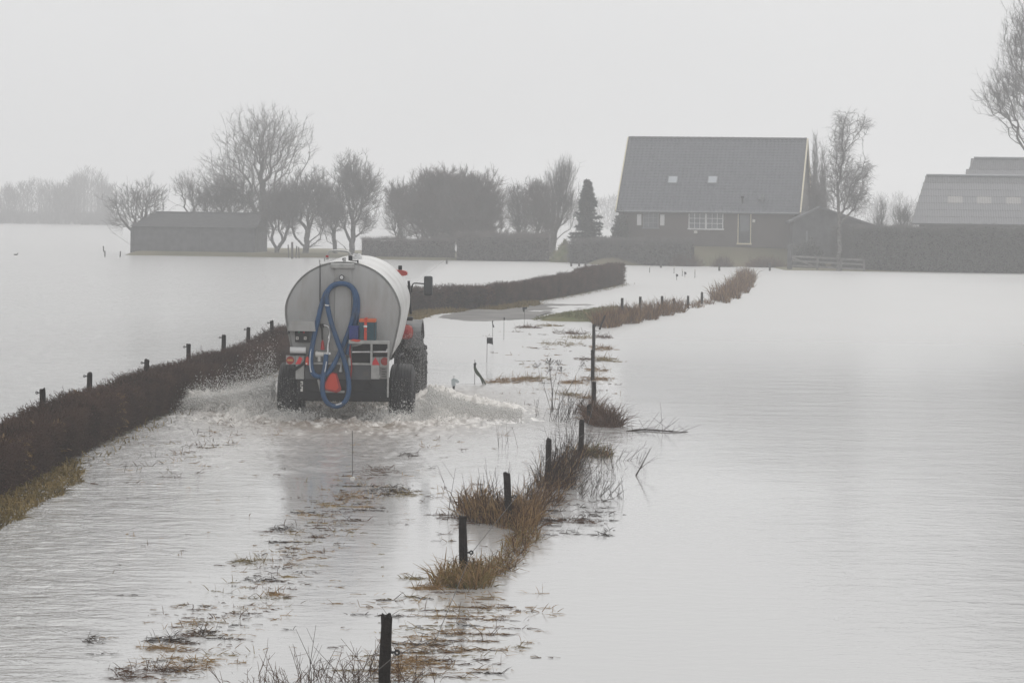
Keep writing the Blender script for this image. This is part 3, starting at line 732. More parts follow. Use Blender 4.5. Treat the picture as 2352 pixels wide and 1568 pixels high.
tree_px('fruit tree forking low on its short trunk nearest the shed end', 635, 592, Y0, [(640, 475, 40, 52), (620, 505, 26, 34), (665, 490, 34, 44)], 240, 15, trunk_r=.19, twigs=8, twl=.7, tw_r=.012, up=.2, forks=[('t', None, f1(636, 574, 635, 592, Y0)), ('l', 't', f1(617, 545, 635, 592, Y0, .3)), ('r', 't', f1(655, 548, 635, 592, Y0, -.3)), ('l2', 'l', f1(612, 515, 635, 592, Y0)), ('r2', 'r', f1(664, 510, 635, 592, Y0))], group=G)
tree_px('thick trunked fruit tree with two arching limbs next to thin stakes', 702, 595, Y0, [(700, 450, 52, 52), (735, 475, 40, 55), (670, 470, 36, 50), (730, 420, 22, 40)], 330, 16, trunk_r=.25, twigs=8, twl=.75, tw_r=.012, up=.2, forks=[('t', None, f1(703, 572, 702, 595, Y0)), ('l', 't', f1(678, 545, 702, 595, Y0, .2)), ('r', 't', f1(735, 550, 702, 595, Y0, -.3)), ('l2', 'l', f1(668, 510, 702, 595, Y0)), ('r2', 'r', f1(750, 510, 702, 595, Y0)), ('m', 't', f1(708, 520, 702, 595, Y0, .4))], group=G)
tree_px('bare round crowned tree directly above the tanker roof', 808, 588, 220, [(815, 445, 58, 66), (800, 400, 38, 44), (845, 430, 34, 46), (780, 490, 36, 44), (835, 510, 30, 34)], 520, 17, trunk_r=.22, twigs=6, twl=.75, tw_r=.011, up=.35, trunk_top=.35, group=G)
tree_px('slim twin of the round tree, partly hidden by the fruit trees', 770, 588, 224, [(765, 490, 36, 50), (755, 445, 26, 40)], 190, 18, trunk_r=.17, twigs=5, twl=.75, tw_r=.011, group=G)
tree_px('open bushy bare tree between round tree and willow, behind trimmed hedge', 915, 592, 226, [(915, 505, 36, 36), (905, 480, 26, 30), (935, 530, 20, 24)], 160, 19, trunk_r=.14, twigs=4, twl=.7, tw_r=.008, up=.5, group=G)
W_ = dict(twm='twig_russet', tw_r=.014, group=G, up=.45, jit=.45)
tree_px('huge dense russet willow, its rounded crown highest of the dark mass', 988, 590, 219, [(1010, 470, 72, 70), (1005, 422, 58, 34), (955, 475, 50, 50), (990, 520, 54, 44), (1035, 440, 50, 40)], 700, 20, trunk_r=.40, twigs=13, twl=.75, trunk_top=.3, **W_)
tree_px('broad dome shaped dense willow standing closest to the tall fan tree', 1075, 592, 217, [(1080, 480, 74, 74), (1088, 430, 54, 30), (1115, 515, 48, 56), (1050, 520, 50, 56), (1125, 470, 36, 44)], 720, 21, trunk_r=.40, twigs=13, twl=.75, trunk_top=.3, **W_)
tree_px('small reddish tree leaning out from the willow mass', 930, 590, 228, [(908, 455, 24, 32), (935, 475, 28, 36)], 150, 22, trunk_r=.16, twigs=8, twl=.7, **W_)
tree_px('loose bare tree between dense willow and fan shaped tree', 1192, 592, 221, [(1190, 480, 32, 54), (1180, 450, 20, 28), (1200, 520, 26, 30)], 230, 23, trunk_r=.18, twigs=5, twl=.8, tw_r=.011, droop=.3, group=G)
tree_px('russet bushy tree in front of the fan shaped tree', 1235, 592, 219, [(1232, 475, 34, 52), (1235, 440, 24, 24), (1250, 510, 30, 34)], 300, 24, trunk_r=.18, twigs=7, twl=.7, **W_)
tree_px('tall fan shaped bare tree next to the spruce', 1268, 592, 223, [(1285, 440, 36, 62), (1300, 400, 24, 32), (1265, 470, 30, 50), (1300, 480, 30, 40)], 340, 25, trunk_r=.26, twigs=4, twl=1.0, tw_r=.010, up=1.0, jit=.3, out=.4, bf=.5, trunk_top=.3, group=G)
PP = dict(group=G, up=1.6, out=.15, jit=.22, twl=1.0, bf=.6, tw_r=.011)
tree_px('slender upright poplar nearest the farmhouse gable', 1869, 575, 224, [(1871, 400, 9, 92), (1871, 470, 13, 60)], 150, 26, trunk_r=.16, twigs=5, name='poplar_tree', trunk_top=.9, **PP)
tree_px('second upright poplar, shorter and nearer the birch', 1888, 575, 227, [(1890, 420, 9, 84), (1890, 480, 13, 60)], 150, 27, trunk_r=.16, twigs=5, name='poplar_tree', trunk_top=.9, **PP)
def birch():
    Y = 192; g_ = lambda x, y, dy=0: f1(x, y, 1925, 622, Y, dy)
    tree_px('tall slim birch with pale trunk and drooping twigs by the gate', 1925, 622, Y, [(1935, 340, 30, 70), (1920, 400, 28, 60), (1960, 420, 40, 60), (1940, 285, 22, 36), (1980, 290, 22, 30), (1985, 390, 20, 30), (1960, 460, 38, 36), (1912, 440, 22, 40)], 420, 28, name='birch_tree', bark='birch_bark', trunk_r=.13, tip_r=.011, twigs=4, twl=.75, tw_r=.009, up=-.1, droop=.8, out=.6, forks=[('a', None, g_(1928, 540)), ('b', 'a', g_(1926, 470)), ('c', 'b', g_(1924, 430)), ('d', 'c', g_(1936, 360, .2)), ('e', 'd', g_(1934, 300, -.2)), ('f', 'e', g_(1948, 255)), ('g', 'd', g_(1968, 310, .4)), ('h', 'b', g_(1960, 430, .5))], group=G)
birch()
tree_px('dark conical creeper clad tree against the farmhouse gable', 1874, 575, 206, [(1872, 470, 18, 60), (1880, 510, 24, 60), (1865, 430, 10, 40)], 260, 29, trunk_r=.15, twigs=9, twl=.5, twm='twig_russet', tw_r=.013, group=G, up=.5)
tree_px('spindly bare saplings group rising over the outbuilding roof end', 2025, 560, 214, [(2025, 500, 12, 40), (2018, 520, 14, 30)], 60, 30, name='sapling', trunk_r=.07, twigs=3, twl=.8, tw_r=.008, up=1.0, jit=.3, group=G)
tree_px('twiggy upright sapling close to the corrugated barn end', 2072, 565, 214, [(2072, 505, 22, 36), (2085, 520, 14, 26)], 90, 31, name='sapling', trunk_r=.08, twigs=3, twl=.8, tw_r=.008, up=1.0, jit=.3, group=G)
tree_px('huge bare tree reaching into the picture above the barns', 2425, 610, 186, [(2425, 120, 95, 150), (2330, 200, 70, 70), (2300, 240, 52, 60), (2370, 80, 60, 110), (2400, 290, 80, 60), (2335, 110, 45, 70)], 900, 32, trunk_r=.36, tip_r=.010, twigs=5, twl=1.0, tw_r=.010, up=.7, trunk_top=.55, z0=.1, group=G)

def spruce():
    Y = 213; b = at(1348, 592, Y); b.z = max(gz(b.x, Y), 0)-.05; top = at(1348, 416, Y).z-b.z; rng = np.random.default_rng(40)
    t = thing('spruce_tree', 'dark narrow spruce tree beside the farmhouse', 'tree', b)
    MB().tube([(0, 0, -.1), (0, 0, top*.5), (0, 0, top*.97)], [.17, .1, .02], 7).build('trunk', 'bark', t)
    parts = []; z = .5
    while z < top-.05:
        f = 1-z/top; L = (1.5*f**.92+.06)*(.78+.4*rng.random())
        nb = 9 if f > .2 else 6
        for k in range(nb):
            a = rng.random()*6.28; l = L*(.75+.4*rng.random()); s = np.linspace(.1, 1, 9)
            dr = .28*f+.05
            P = np.stack([np.cos(a)*l*s, np.sin(a)*l*s, z-dr*l*s+.16*l*s**3], 1)
            P = np.repeat(P, 9, 0); D = np.stack([np.cos(a)*np.ones(len(P))*.9, np.sin(a)*np.ones(len(P))*.9, -.25*np.ones(len(P))], 1)+rng.normal(size=P.shape)*.55
            parts.append(blade_arrays(P+rng.normal(size=P.shape)*.02, D, .20+.14*rng.random(len(P)), np.full(len(P), .06), rng, .3))
        z += .17+.12*f
    tag(mk('crown', *merge(parts), 'needle', t))
spruce()

# ------------------------------------------------------------------ hedges and shrubs
def hedge_arrays(path, width, height, dens, rng, twl, tw_r, top_only=0.35, zbase=0.0, up=.7, height_fn=None):
    P = np.array([tuple(p) for p in smooth_path(path, 10)]); sl = np.linalg.norm(np.diff(P, axis=0), axis=1); cum = np.concatenate([[0], np.cumsum(sl)])
    n = int(cum[-1]*dens); s = rng.random(n)**(1.0 if cum[-1] < 60 else 1.7)*cum[-1]
    c = np.stack([np.interp(s, cum, P[:, k]) for k in range(3)], 1); c2 = np.stack([np.interp(np.minimum(s+.1, cum[-1]+.1), cum, P[:, k]) for k in range(3)], 1)
    c3 = np.stack([np.interp(np.maximum(s-.1, 0), cum, P[:, k]) for k in range(3)], 1)
    d = norm(c2-c3); nr = np.stack([d[:, 1], -d[:, 0], 0*d[:, 0]], 1)
    hh = height*(1+.09*(fbm(s*.8, s*0+3, 3)-.5)*2) if height_fn is None else height_fn(s)
    # on the surface of the clipped box: sides or top
    top = rng.random(n) < top_only
    w = rng.uniform(-1, 1, n); side = np.where(rng.random(n) < .75, 1, -1)
    off = np.where(top, w*width/2, side*width/2*(1+.12*(fbm(s*1.3, hh*0+9, 3)-.5)))
    zr = rng.random(n)**.8
    z = np.where(top, hh*(1-.06*w*w), hh*zr)
    off = off*np.where(top, 1, np.where(zr > .88, .9, 1))
    base = c+nr*off[:, None]; base[:, 2] += z-.05*np.where(top, 1, 0)+zbase
    o = nr*np.where(top, w*.4, side)[:, None]*1.0+np.array([0, 0, 1.])*np.where(top, 1.1, .35)[:, None]*up+rng.normal(size=(n, 3))*.65
    return base, norm(o), s
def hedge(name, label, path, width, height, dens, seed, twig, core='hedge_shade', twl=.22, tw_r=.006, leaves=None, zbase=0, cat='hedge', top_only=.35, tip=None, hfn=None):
    rng = np.random.default_rng(seed); P = smooth_path(path, 30 if len(path) > 8 else 14)
    t = thing(name, label, cat, (path[0][0], path[0][1], 0)); off = Vector((path[0][0], path[0][1], 0))
    # woody core
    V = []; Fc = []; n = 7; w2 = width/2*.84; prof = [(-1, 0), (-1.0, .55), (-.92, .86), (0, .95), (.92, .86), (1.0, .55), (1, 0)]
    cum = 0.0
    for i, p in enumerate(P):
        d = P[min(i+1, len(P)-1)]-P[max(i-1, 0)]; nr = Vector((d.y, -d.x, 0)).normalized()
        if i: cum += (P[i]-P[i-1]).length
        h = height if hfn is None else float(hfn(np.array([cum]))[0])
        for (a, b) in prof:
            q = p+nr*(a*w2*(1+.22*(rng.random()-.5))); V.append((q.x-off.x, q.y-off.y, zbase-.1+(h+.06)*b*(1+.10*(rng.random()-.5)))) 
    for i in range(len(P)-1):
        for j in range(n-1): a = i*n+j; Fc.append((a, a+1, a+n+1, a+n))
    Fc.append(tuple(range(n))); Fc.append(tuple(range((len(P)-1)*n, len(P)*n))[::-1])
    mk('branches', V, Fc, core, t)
    b, o, s = hedge_arrays(path, width, height, dens, rng, twl, tw_r, top_only, zbase, height_fn=hfn)
    b -= np.array(off); k = len(b); L = twl*(.4+1.0*rng.random((k, 1)))
    m1 = b+o*L*.55; e = m1+norm(o+rng.normal(size=o.shape)*.5)*L*.5; e2 = m1+norm(o+rng.normal(size=o.shape)*.9)*L*.4
    st = b-o*.04
    tag(mk('twigs', *merge([seg_arrays(st, m1, tw_r, tw_r*.8), seg_arrays(m1, e, tw_r*.8, tw_r*.4), seg_arrays(m1, e2, tw_r*.7, tw_r*.4)]), twig, t), kind='stuff')
    if tip:
        q = rng.random(k) < tip[1]; zz_ = e[q]
        tag(mk('twig_tips', *blade_arrays(zz_-o[q]*.02, o[q]+rng.normal(size=zz_.shape)*.6, np.full(len(zz_), tip[2]), np.full(len(zz_), tip[2]*.5), rng, .2), tip[0], t), kind='stuff')
    if leaves:
        for (mn, frac, size, lo, hi) in leaves:
            q = (rng.random(k) < frac) & (s > lo) & (s < hi); B = b[q]
            if len(B): tag(mk('leaves', *blade_arrays(B, o[q]+rng.normal(size=B.shape)*.7, size*(.6+.8*rng.random(len(B))), np.full(len(B), size*.55), rng, .3), mn, t), kind='stuff')
    return t
def hh_main(s):
    return .64+(.11+.06*np.clip((s-60)/20, 0, 1))*(fbm(s*.35, s*0+2, 4)-.5)*2+np.interp(s, [0, 36, 70, 79, 88, 98, 112, 130], [0, 0, .28, .29, .10, .20, .38, .36])
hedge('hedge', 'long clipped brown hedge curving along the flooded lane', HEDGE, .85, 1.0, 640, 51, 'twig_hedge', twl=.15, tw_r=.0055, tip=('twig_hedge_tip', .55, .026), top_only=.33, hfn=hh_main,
      leaves=[('straw', .35, .12, 9.2, 9.9), ('straw', .30, .12, 17.6, 18.6), ('straw', .12, .12, 12, 12.6), ('leaf_rust', .5, .09, 81.2, 82.4), ('leaf_rust', .30, .09, 98, 99.2), ('leaf_rust', .3, .1, 108, 110), ('leaf_rust', .3, .1, 118, 120), ('leaf_rust', .25, .09, 19.6, 20.8), ('leaf_rust', .2, .09, 9.0, 9.7), ('leaf_rust', .5, .1, 121.5, 123)])
def pl(pts, Y): return [(at(x, 560, Y).x, Y, 0) for x in pts]
hedge('hedge', 'trimmed low brown hedge beneath the willows and round tree', pl([832, 880, 950, 1045], 214), 1.2, 1.55, 700, 52, 'twig_russet', twl=.26, tw_r=.008, zbase=.0, top_only=.3)
hedge('hedge', 'dark thicket hedge under the broad willow and fan tree', pl([1050, 1110, 1180, 1262], 213.5), 1.8, 1.9, 900, 53, 'twig_russet', twl=.45, tw_r=.009, top_only=.35)
hedge('hedge', 'dense dark garden hedge before the spruce and farmhouse wall', [(at(1322, 560, 208).x, 208, 0), (at(1420, 560, 206).x, 206, .1), (at(1520, 560, 203.5).x, 203.5, .1), (at(1592, 560, 203).x, 203, .1)], 2.0, 1.62, 900, 54, 'bark_twig', twl=.36, tw_r=.009, leaves=[('dark_leaf', .9, .11, 0, 999)], top_only=.4)
hedge('hedge', 'tall green leafy hedge in front of the barns', [(at(1948, 560, 200).x, 200, 0), (at(2010, 560, 196).x, 196, 0), (at(2120, 560, 194).x, 194, 0), (at(2380, 560, 193).x, 193, 0), (at(2600, 560, 193).x, 193, 0)], 2.4, 2.95, 1500, 55, 'bark_twig', twl=.32, tw_r=.008, leaves=[('green_leaf', .95, .12, 0, 999), ('dark_leaf', .8, .12, 0, 999)], top_only=.35)

def shrub(label, c, rx, ry, rz, n, seed, mtw, leaf=None, name='shrub', twl=.45, tw_r=.010, up=.8):
    rng = np.random.default_rng(seed); t = thing(name, label, 'shrub', c)
    d = norm(rng.normal(size=(n, 3))); d[:, 2] = np.abs(d[:, 2]); r_ = .35+.6*rng.random((n, 1))
    p = d*r_*np.array([rx, ry, rz])*(1+.15*rng.normal(size=(n, 1))); q = p*np.array([.25, .25, .0])+rng.normal(size=p.shape)*.04; q[:, 2] = -.1
    k = n//6
    a = seg_arrays(q[:k], p[:k]*.9, .02, .01)
    o = norm(d+np.array([0, 0, up])+rng.normal(size=d.shape)*.5); e = p+o*twl*(.4+.8*rng.random((n, 1)))
    mk('branches', *merge([a]), 'bark', t)
    tag(mk('twigs', *merge([seg_arrays(p*.75, p, tw_r, tw_r*.8), seg_arrays(p, e, tw_r*.8, tw_r*.4), seg_arrays(p, p+norm(o+rng.normal(size=o.shape)*.8)*twl*.5, tw_r*.7, tw_r*.4)]), mtw, t), kind='stuff')
    if leaf:
        B = np.repeat(p, 3, 0)+rng.normal(size=(3*n, 3))*.12; tag(mk('leaves', *blade_arrays(B, norm(B)+rng.normal(size=B.shape)*.7, np.full(len(B), .2), np.full(len(B), .11), rng, .3), leaf, t), kind='stuff')
    return t
gp = lambda x, y, Y: (lambda p: (p.x, Y, gz(p.x, Y)-.05))(at(x, y, Y))
shrub('rounded dark evergreen bush between gate post and farmhouse corner', gp(1858, 600, 200), 1.0, .9, 1.7, 1500, 61, 'bark_twig', 'dark_leaf')
shrub('russet twiggy garden bush on the bank below the front door', gp(1760, 610, 201.5), 1.6, .7, .9, 1100, 62, 'leaf_rust', None, twl=.4)
shrub('pale brown low garden bush near the end of the dark hedge', gp(1575, 600, 202), 1.3, .7, 1.2, 1100, 63, 'straw_brown', None, twl=.4)
shrub('creeper covered corner bush climbing the farmhouse wall end', (at(1424, 560, 208.4).x, 208.4, 1.2), .5, .4, 2.4, 1100, 64, 'bark_twig', 'dark_leaf')
shrub('rusty bush at the far end of the fence by the bank', gp(1660, 600, 201.5), .9, .6, 1.0, 700, 65, 'straw_brown', None, twl=.4)
# grass heap
def heap():
    c = gp(1297, 600, 211.6); rng = np.random.default_rng(66)
    n1, n2 = 24, 10; V = []; Fc = []
    for i in range(n2+1):
        f = i/n2
        for j in range(n1):
            a = 2*math.pi*j/n1; r_ = (1-f**1.8)*(1+.1*rng.normal()); V.append((1.05*r_*math.cos(a), .9*r_*math.sin(a), 1.75*f*(1+.02*rng.normal())))
    for i in range(n2):
        for j in range(n1): Fc.append((i*n1+j, i*n1+(j+1) % n1, (i+1)*n1+(j+1) % n1, (i+1)*n1+j))
    t = thing('compost_heap', 'pale green overgrown heap beside the spruce', 'heap', c)
    mk('mound', V, Fc, 'green_grass', t, smooth=True)
    B = np.array(V)[rng.integers(0, len(V), 900)]; tag(mk('grass', *blade_arrays(B+rng.normal(size=B.shape)*.06, B*np.array([1, 1, .3])+rng.normal(size=B.shape)*.4+np.array([0, 0, .8]), .15+.15*rng.random(900), np.full(900, .04), rng), 'green_grass', t), kind='stuff')
heap()
# far wood
def far_wood():
    rng = np.random.default_rng(70); parts = []
    for k in range(64):
        px = rng.uniform(-120, 262); Y = rng.uniform(520, 600); b = at(px, 516, Y)
        prof = np.interp(px, [-120, 0, 60, 110, 150, 190, 225, 250, 262], [8.0, 7.2, 8.4, 8.0, 7.4, 10.6, 10.4, 9.0, 6.5]); h = prof*(.72+.33*rng.random())*Y/540
        parts.append(seg_arrays([(b.x, Y, -.2)], [(b.x, Y, h*.8)], .16, .04, 5))
        n = 115; z = h*(.12+.86*rng.random((n, 1))**.8); w = (.5+h*.14)*np.sin(np.clip(z/h, .05, 1)*np.pi*.93)**.7
        p = np.concatenate([b.x+w*rng.normal(size=(n, 1))*.6, Y+w*rng.normal(size=(n, 1))*.6, z], 1)
        d = norm(np.stack([(p[:, 0]-b.x)*.5, (p[:, 1]-Y)*.5, np.ones(n)*1.1], 1)+rng.normal(size=(n, 3))*.4); parts.append(seg_arrays(p-d*.8, p+d*.9, .045, .02, 3))
    for k in range(40):
        px = rng.uniform(-140, 262); Y = rng.uniform(515, 525); b = at(px, 516, Y); n = 120
        p = np.stack([b.x+rng.normal(size=n)*1.8, Y+rng.normal(size=n), rng.random(n)*1.8], 1); d = norm(rng.normal(size=(n, 3))+np.array([0, 0, 1.2])); parts.append(seg_arrays(p, p+d*.9, .05, .02, 3))
    v, f = merge([p for p in parts if p[1].shape[1] == 4])
    tag(mk('distant_woods', v, f, 'bark_twig'), 'faint distant wood fading into the mist beyond the water', kind='stuff')
    # another belt, seen between spruce and house and behind everything
    parts = []
    for k in range(90):
        px = rng.uniform(700, 2500); Y = rng.uniform(560, 640); b = at(px, 500, Y); h = 5.5+3.0*rng.random(); n = 150
        z = h*(.05+.95*rng.random((n, 1))); w = (1.0+h*.2)*np.sin(np.clip(z/h, .1, 1)*np.pi*.9)
        p = np.concatenate([b.x+w*rng.normal(size=(n, 1)), Y+w*rng.normal(size=(n, 1)), z], 1); d = norm(rng.normal(size=(n, 3))*.5+np.array([0, 0, 1])); parts.append(seg_arrays(p-d*.8, p+d*.9, .05, .02, 3))
    v, f = merge(parts); tag(mk('distant_woods', v, f, 'bark_twig'), 'low misty tree belt far behind the farm buildings', kind='stuff')
far_wood()

# ------------------------------------------------------------------ tanker
S = 442.5
def Lc(cx, cy):      # close-up pixel -> tanker space (x right, z up) on its rear plane
    du, dv = cx-650, cy-1454
    return ((du*cR+dv*sR)/S, -(-du*sR+dv*cR)/S)
def lp(cx, cy, y): x, z = Lc(cx, cy); return (x, y, z)
def tanker():
    t = thing('slurry_tanker', 'pale grey slurry tanker with blue hose coiled on its rear', 'tanker', (TX, TY, 0), (R(.9), 0, R(-.4)))
    # shell cross-section (half, from top to bottom)
    hx = 1.052
    half = [(0, 2.872), (.16, 2.866), (.34, 2.83), (.52, 2.755), (.68, 2.655), (.82, 2.52), (.93, 2.365), (1.005, 2.21), (1.045, 2.08), (1.052, 1.98), (1.045, 1.86), (1.018, 1.70), (.975, 1.50), (.925, 1.28), (.84, 1.06), (.66, .90), (.4, .82), (0, .79)]
    hp = smooth_path([(a, 0, b) for a, b in half], 3); ring = [(p.x, p.z) for p in hp]+[(-p.x, p.z) for p in reversed(hp[1:-1])]
    n = len(ring); cz = 1.95; x0 = -.035
    def sect(y, s): return [(x0+a*s, y, cz+(b-cz)*s) for a, b in ring]
    V = []; Fc = []
    st = [(0.0, 1.0), (.02, 1.008), (.07, 1.008), (.08, 1.0), (2.5, .995), (4.75, .985), (4.98, .96), (5.22, .85), (5.32, .6), (5.36, .3), (5.37, .02)]
    for y, s in st: V += sect(y, s)
    for i in range(len(st)-1):
        for j in range(n): a = i*n+j; b = i*n+(j+1) % n; Fc.append((a, b, b+n, a+n))
    MBt = MB(); MBt.v = V; MBt.f = Fc; MBt.build('tank', 'tank_paint', t, smooth=True)
    # slightly dished rear plate
    m = MB(); k = 0; rs = [(-.002, .995), (-.03, .93), (-.05, .7), (-.06, .4), (-.065, .05)]
    for y, s in rs: m.v += sect(y, s)
    for i in range(len(rs)-1):
        for j in range(n): a = i*n+j; b = i*n+(j+1) % n; m.f.append((b, a, a+n, b+n))
    m.f.append(tuple((len(rs)-1)*n+j for j in range(n)))
    m.build('rear_plate', 'tank_rear_shaded', t, smooth=True)
    # folded rim between plate and shell
    rv = sect(-.022, 1.0)+sect(-.022, 1.02)+sect(.03, 1.02); rf = []
    for j in range(n):
        b = (j+1) % n; rf += [(j, b, n+b, n+j), (n+j, n+b, 2*n+b, 2*n+j)]
    mk('end_rim', rv, rf, 'rim_edge', t)
    # man-hole hatch on the rear, its flange, seam rod
    a, b = Lc(575, 905), Lc(722, 226)
    h = MB().rbox(a[0], b[0], -.085, -.03, a[1], b[1], .012).build('hatch_panel', 'tank_rear_shaded', t)
    a, b = Lc(548, 229), Lc(742, 190); MB().rbox(a[0], b[0], -.13, .05, a[1], b[1], .012).build('hatch_flange', 'galvanised', h)
    fl = MB(); c = Lc(640, 365)
    for i in range(13): th = math.pi*i/12; fl.v += [(c[0]+.185*math.cos(th), -.10, c[1]+.185*math.sin(th)), (c[0]+.17*math.cos(th), -.10, c[1]+.17*math.sin(th)), (c[0]+.185*math.cos(th), -.08, c[1]+.185*math.sin(th))]
    for i in range(12): q = i*3; fl.f += [(q, q+1, q+4, q+3), (q, q+3, q+5, q+2)]
    fl.build('flange_ring', 'galvanised', h)
    MB().tube([lp(462, 190, -.06), lp(462, 480, -.09), lp(462, 705, -.10)], .009, 6).build('sight_rod', 'dark_paint', t)
    c = Lc(640, 302); g = MB().disc_y(c[0], c[1], .047, -.14, -.08, 24).build('pressure_gauge', 'dark_paint', t)
    MB().disc_y(c[0], c[1], .033, -.146, -.139, 24).build('dial', 'white_paint', g); MB().beam((c[0], -.149, c[1]), (c[0]+.018, -.149, c[1]-.016), .005, .003).build('needle', 'ink', g)
    # hose: two loops hung over the hatch
    def hose(pts, r=.045): return smooth_path([lp(x, y, d) for x, y, d in pts], 5)
    p = [(515, 925, -.20), (510, 1000, -.22), (492, 1110, -.26), (487, 1200, -.28), (508, 1290, -.28), (560, 1338, -.28), (620, 1342, -.28), (676, 1300, -.27), (702, 1210, -.25), (690, 1080, -.22), (655, 945, -.235), (603, 800, -.25), (552, 645, -.22), (525, 520, -.19), (522, 440, -.18), (552, 380, -.17), (610, 353, -.17), (680, 356, -.17), (730, 395, -.17), (750, 460, -.17), (748, 550, -.17), (716, 690, -.17), (672, 810, -.165), (640, 880, -.16), (598, 970, -.19), (540, 1065, -.22), (470, 1106, -.23), (415, 1085, -.23), (393, 1010, -.22), (397, 900, -.21), (422, 760, -.18), (450, 640, -.16), (478, 520, -.14), (515, 425, -.12), (570, 372, -.115), (645, 352, -.115), (715, 375, -.115), (762, 450, -.115), (770, 560, -.115), (748, 690, -.12), (708, 830, -.13), (686, 930, -.14)]
    HP = hose(p); ho = MB().tube(HP, .046, 12).build('hose', 'hose_blue', t, smooth=True)
    c = Vector(lp(525, 527, -.19)); MB().tube([c+Vector((-.002, 0, -.012)), c+Vector((.002, 0, .012))], .052, 12).build('hose_clamp', 'steel_bright', ho)
    def ribs(idx0, idx1, dx, dz):    # short white strips along parts of the hose
        q = [HP[i]+Vector((dx, -.031, dz)) for i in range(idx0, idx1)]; MB().tube(q, .016, 6).build('hose_stripe', 'hose_white', ho)
    ribs(137, 147, -.012, -.020); ribs(4, 9, .012, .0); ribs(28, 33, .0, .030)
    # control box hood
    a, b = Lc(205, 742), Lc(432, 655)
    hd = MB().poly_y([(a[0], a[1]+.02), (a[0]+.03, b[1]-.03), (a[0]+.08, b[1]), (b[0]-.02, b[1]), (b[0], a[1]+.02)], -.30, -.01).build('control_hood', 'tank_rear_shaded', t)
    a, b = Lc(208, 760), Lc(216, 735); MB().rbox(a[0], b[0], -.30, -.05, a[1], b[1]+.02, .006).build('hood_edge', 'dark_paint', hd)
    a, b = Lc(262, 830), Lc(420, 735); cb = MB().rbox(a[0], b[0], -.16, -.02, a[1], b[1], .01).build('control_box', 'grey_paint', t)
    a2, b2 = Lc(262, 822), Lc(378, 735); MB().rbox(a2[0], b2[0], -.19, -.155, a2[1], b2[1], .008).build('panel', 'dark_paint', cb)
    for cx, cy, m_ in ((295, 745, 'green_knob'), (335, 747, 'dark_red')): q = Lc(cx, cy); MB().disc_y(q[0], q[1], .018, -.215, -.185, 12).build('knob', m_, cb)
    for cx in (280, 345):
        q = Lc(cx, 795); MB().box(q[0]-.024, q[0]+.024, -.197, -.188, q[1]-.026, q[1]+.026).build('switch_plate', 'off_white', cb); MB().box(q[0]-.011, q[0]+.011, -.203, -.196, q[1]-.011, q[1]+.011).build('switch', 'ink', cb)
    # pipework and valve
    MB().tube(smooth_path([lp(470, 690, -.13), lp(505, 692, -.13), lp(532, 706, -.13), lp(545, 750, -.13), lp(541, 800, -.13), lp(530, 850, -.13), lp(528, 915, -.14)], 5), .021, 10).build('fill_pipe', 'steel_bright', t, smooth=True)
    MB().tube([lp(541, 770, -.13), lp(538, 800, -.13)], .034, 10).build('pipe_union', 'steel_bright', t)
    MB().tube([lp(480, 700, -.15), lp(483, 810, -.15)], .018, 8).tube([lp(478, 678, -.15), lp(482, 712, -.15)], .035, 8).build('dip_tube', 'dark_paint', t)
    MB().tube([lp(485, 812, -.15), lp(485, 825, -.15), lp(485, 890, -.15)], [.012, .024, .042], 12).build('red_cone', 'dark_red', t)
    v = MB(); v.tube([lp(425, 925, -.14), lp(500, 928, -.14)], .048, 12); v.tube([lp(432, 925, -.14), lp(446, 925, -.14)], .06, 12); v.tube([lp(455, 925, -.14), lp(458, 985, -.12)], .035, 10)
    v.build('valve', 'off_white', t, smooth=True)
    MB().tube([lp(496, 922, -.17), lp(552, 922, -.17)], .034, 10).tube([lp(515, 912, -.19), lp(514, 948, -.19)], .052, 12).build('coupling', 'steel_bright', t)
    MB().tube([lp(221, 893, -.17), lp(350, 895, -.17)], .062, 16).build('white_canister', 'white_paint', t, smooth=True)
    a, b = Lc(222, 935), Lc(352, 921); MB().box(a[0], b[0], -.22, -.05, a[1], b[1]).build('canister_bracket', 'dark_paint', t)
    for i in range(5):
        o = i*11; MB().tube(smooth_path([lp(380+i*5, 880, -.10), lp(372+i*4, 930, -.16), lp(335+o*.4, 985, -.20), lp(285+o*.5, 1025, -.22), lp(215+o*.9, 1046+i*4, -.16)], 5), .013, 6).build('cable', 'black_metal', t)
    # rear cross frame and light bar
    a, b = Lc(336, 1128), Lc(878, 1006); MB().box(a[0], b[0], -.13, -.06, a[1], b[1]).build('bumper_plate', 'grey_paint', t)
    a, b = Lc(385, 1008), Lc(880, 1000); MB().box(a[0], b[0], -.15, -.05, a[1], b[1]+.003).build('bumper_edge', 'galvanised', t)
    for c0, c1, y0 in ((265, 335, 940), (879, 950, 950)):
        a, b = Lc(c0, 1128), Lc(c1, y0 if c0 > 500 else 938); MB().box(a[0], b[0], -.16, -.08, a[1], b[1]).build('reflector_board', 'galvanised', t)
    a, b = Lc(186, 1010), Lc(264, 938); MB().box(a[0], b[0], -.15, -.09, a[1], b[1]).build('lamp_board', 'galvanised', t)
    a, b = Lc(951, 1030), Lc(1020, 950); MB().box(a[0], b[0], -.152, -.092, a[1], b[1]).build('lamp_board', 'galvanised', t)
    a, b = Lc(952, 1126), Lc(1018, 1032); pp_ = MB().box(a[0], b[0], -.147, -.092, a[1], b[1]).build('number_plate', 'grey_timber', t)
    for i in range(4):
        z_ = a[1]+.035+i*.045; MB().box(a[0]+.03, b[0]-.03-.02*(i % 2), -.1505, -.146, z_, z_+.014).build('plate_line', 'dark_paint', pp_)
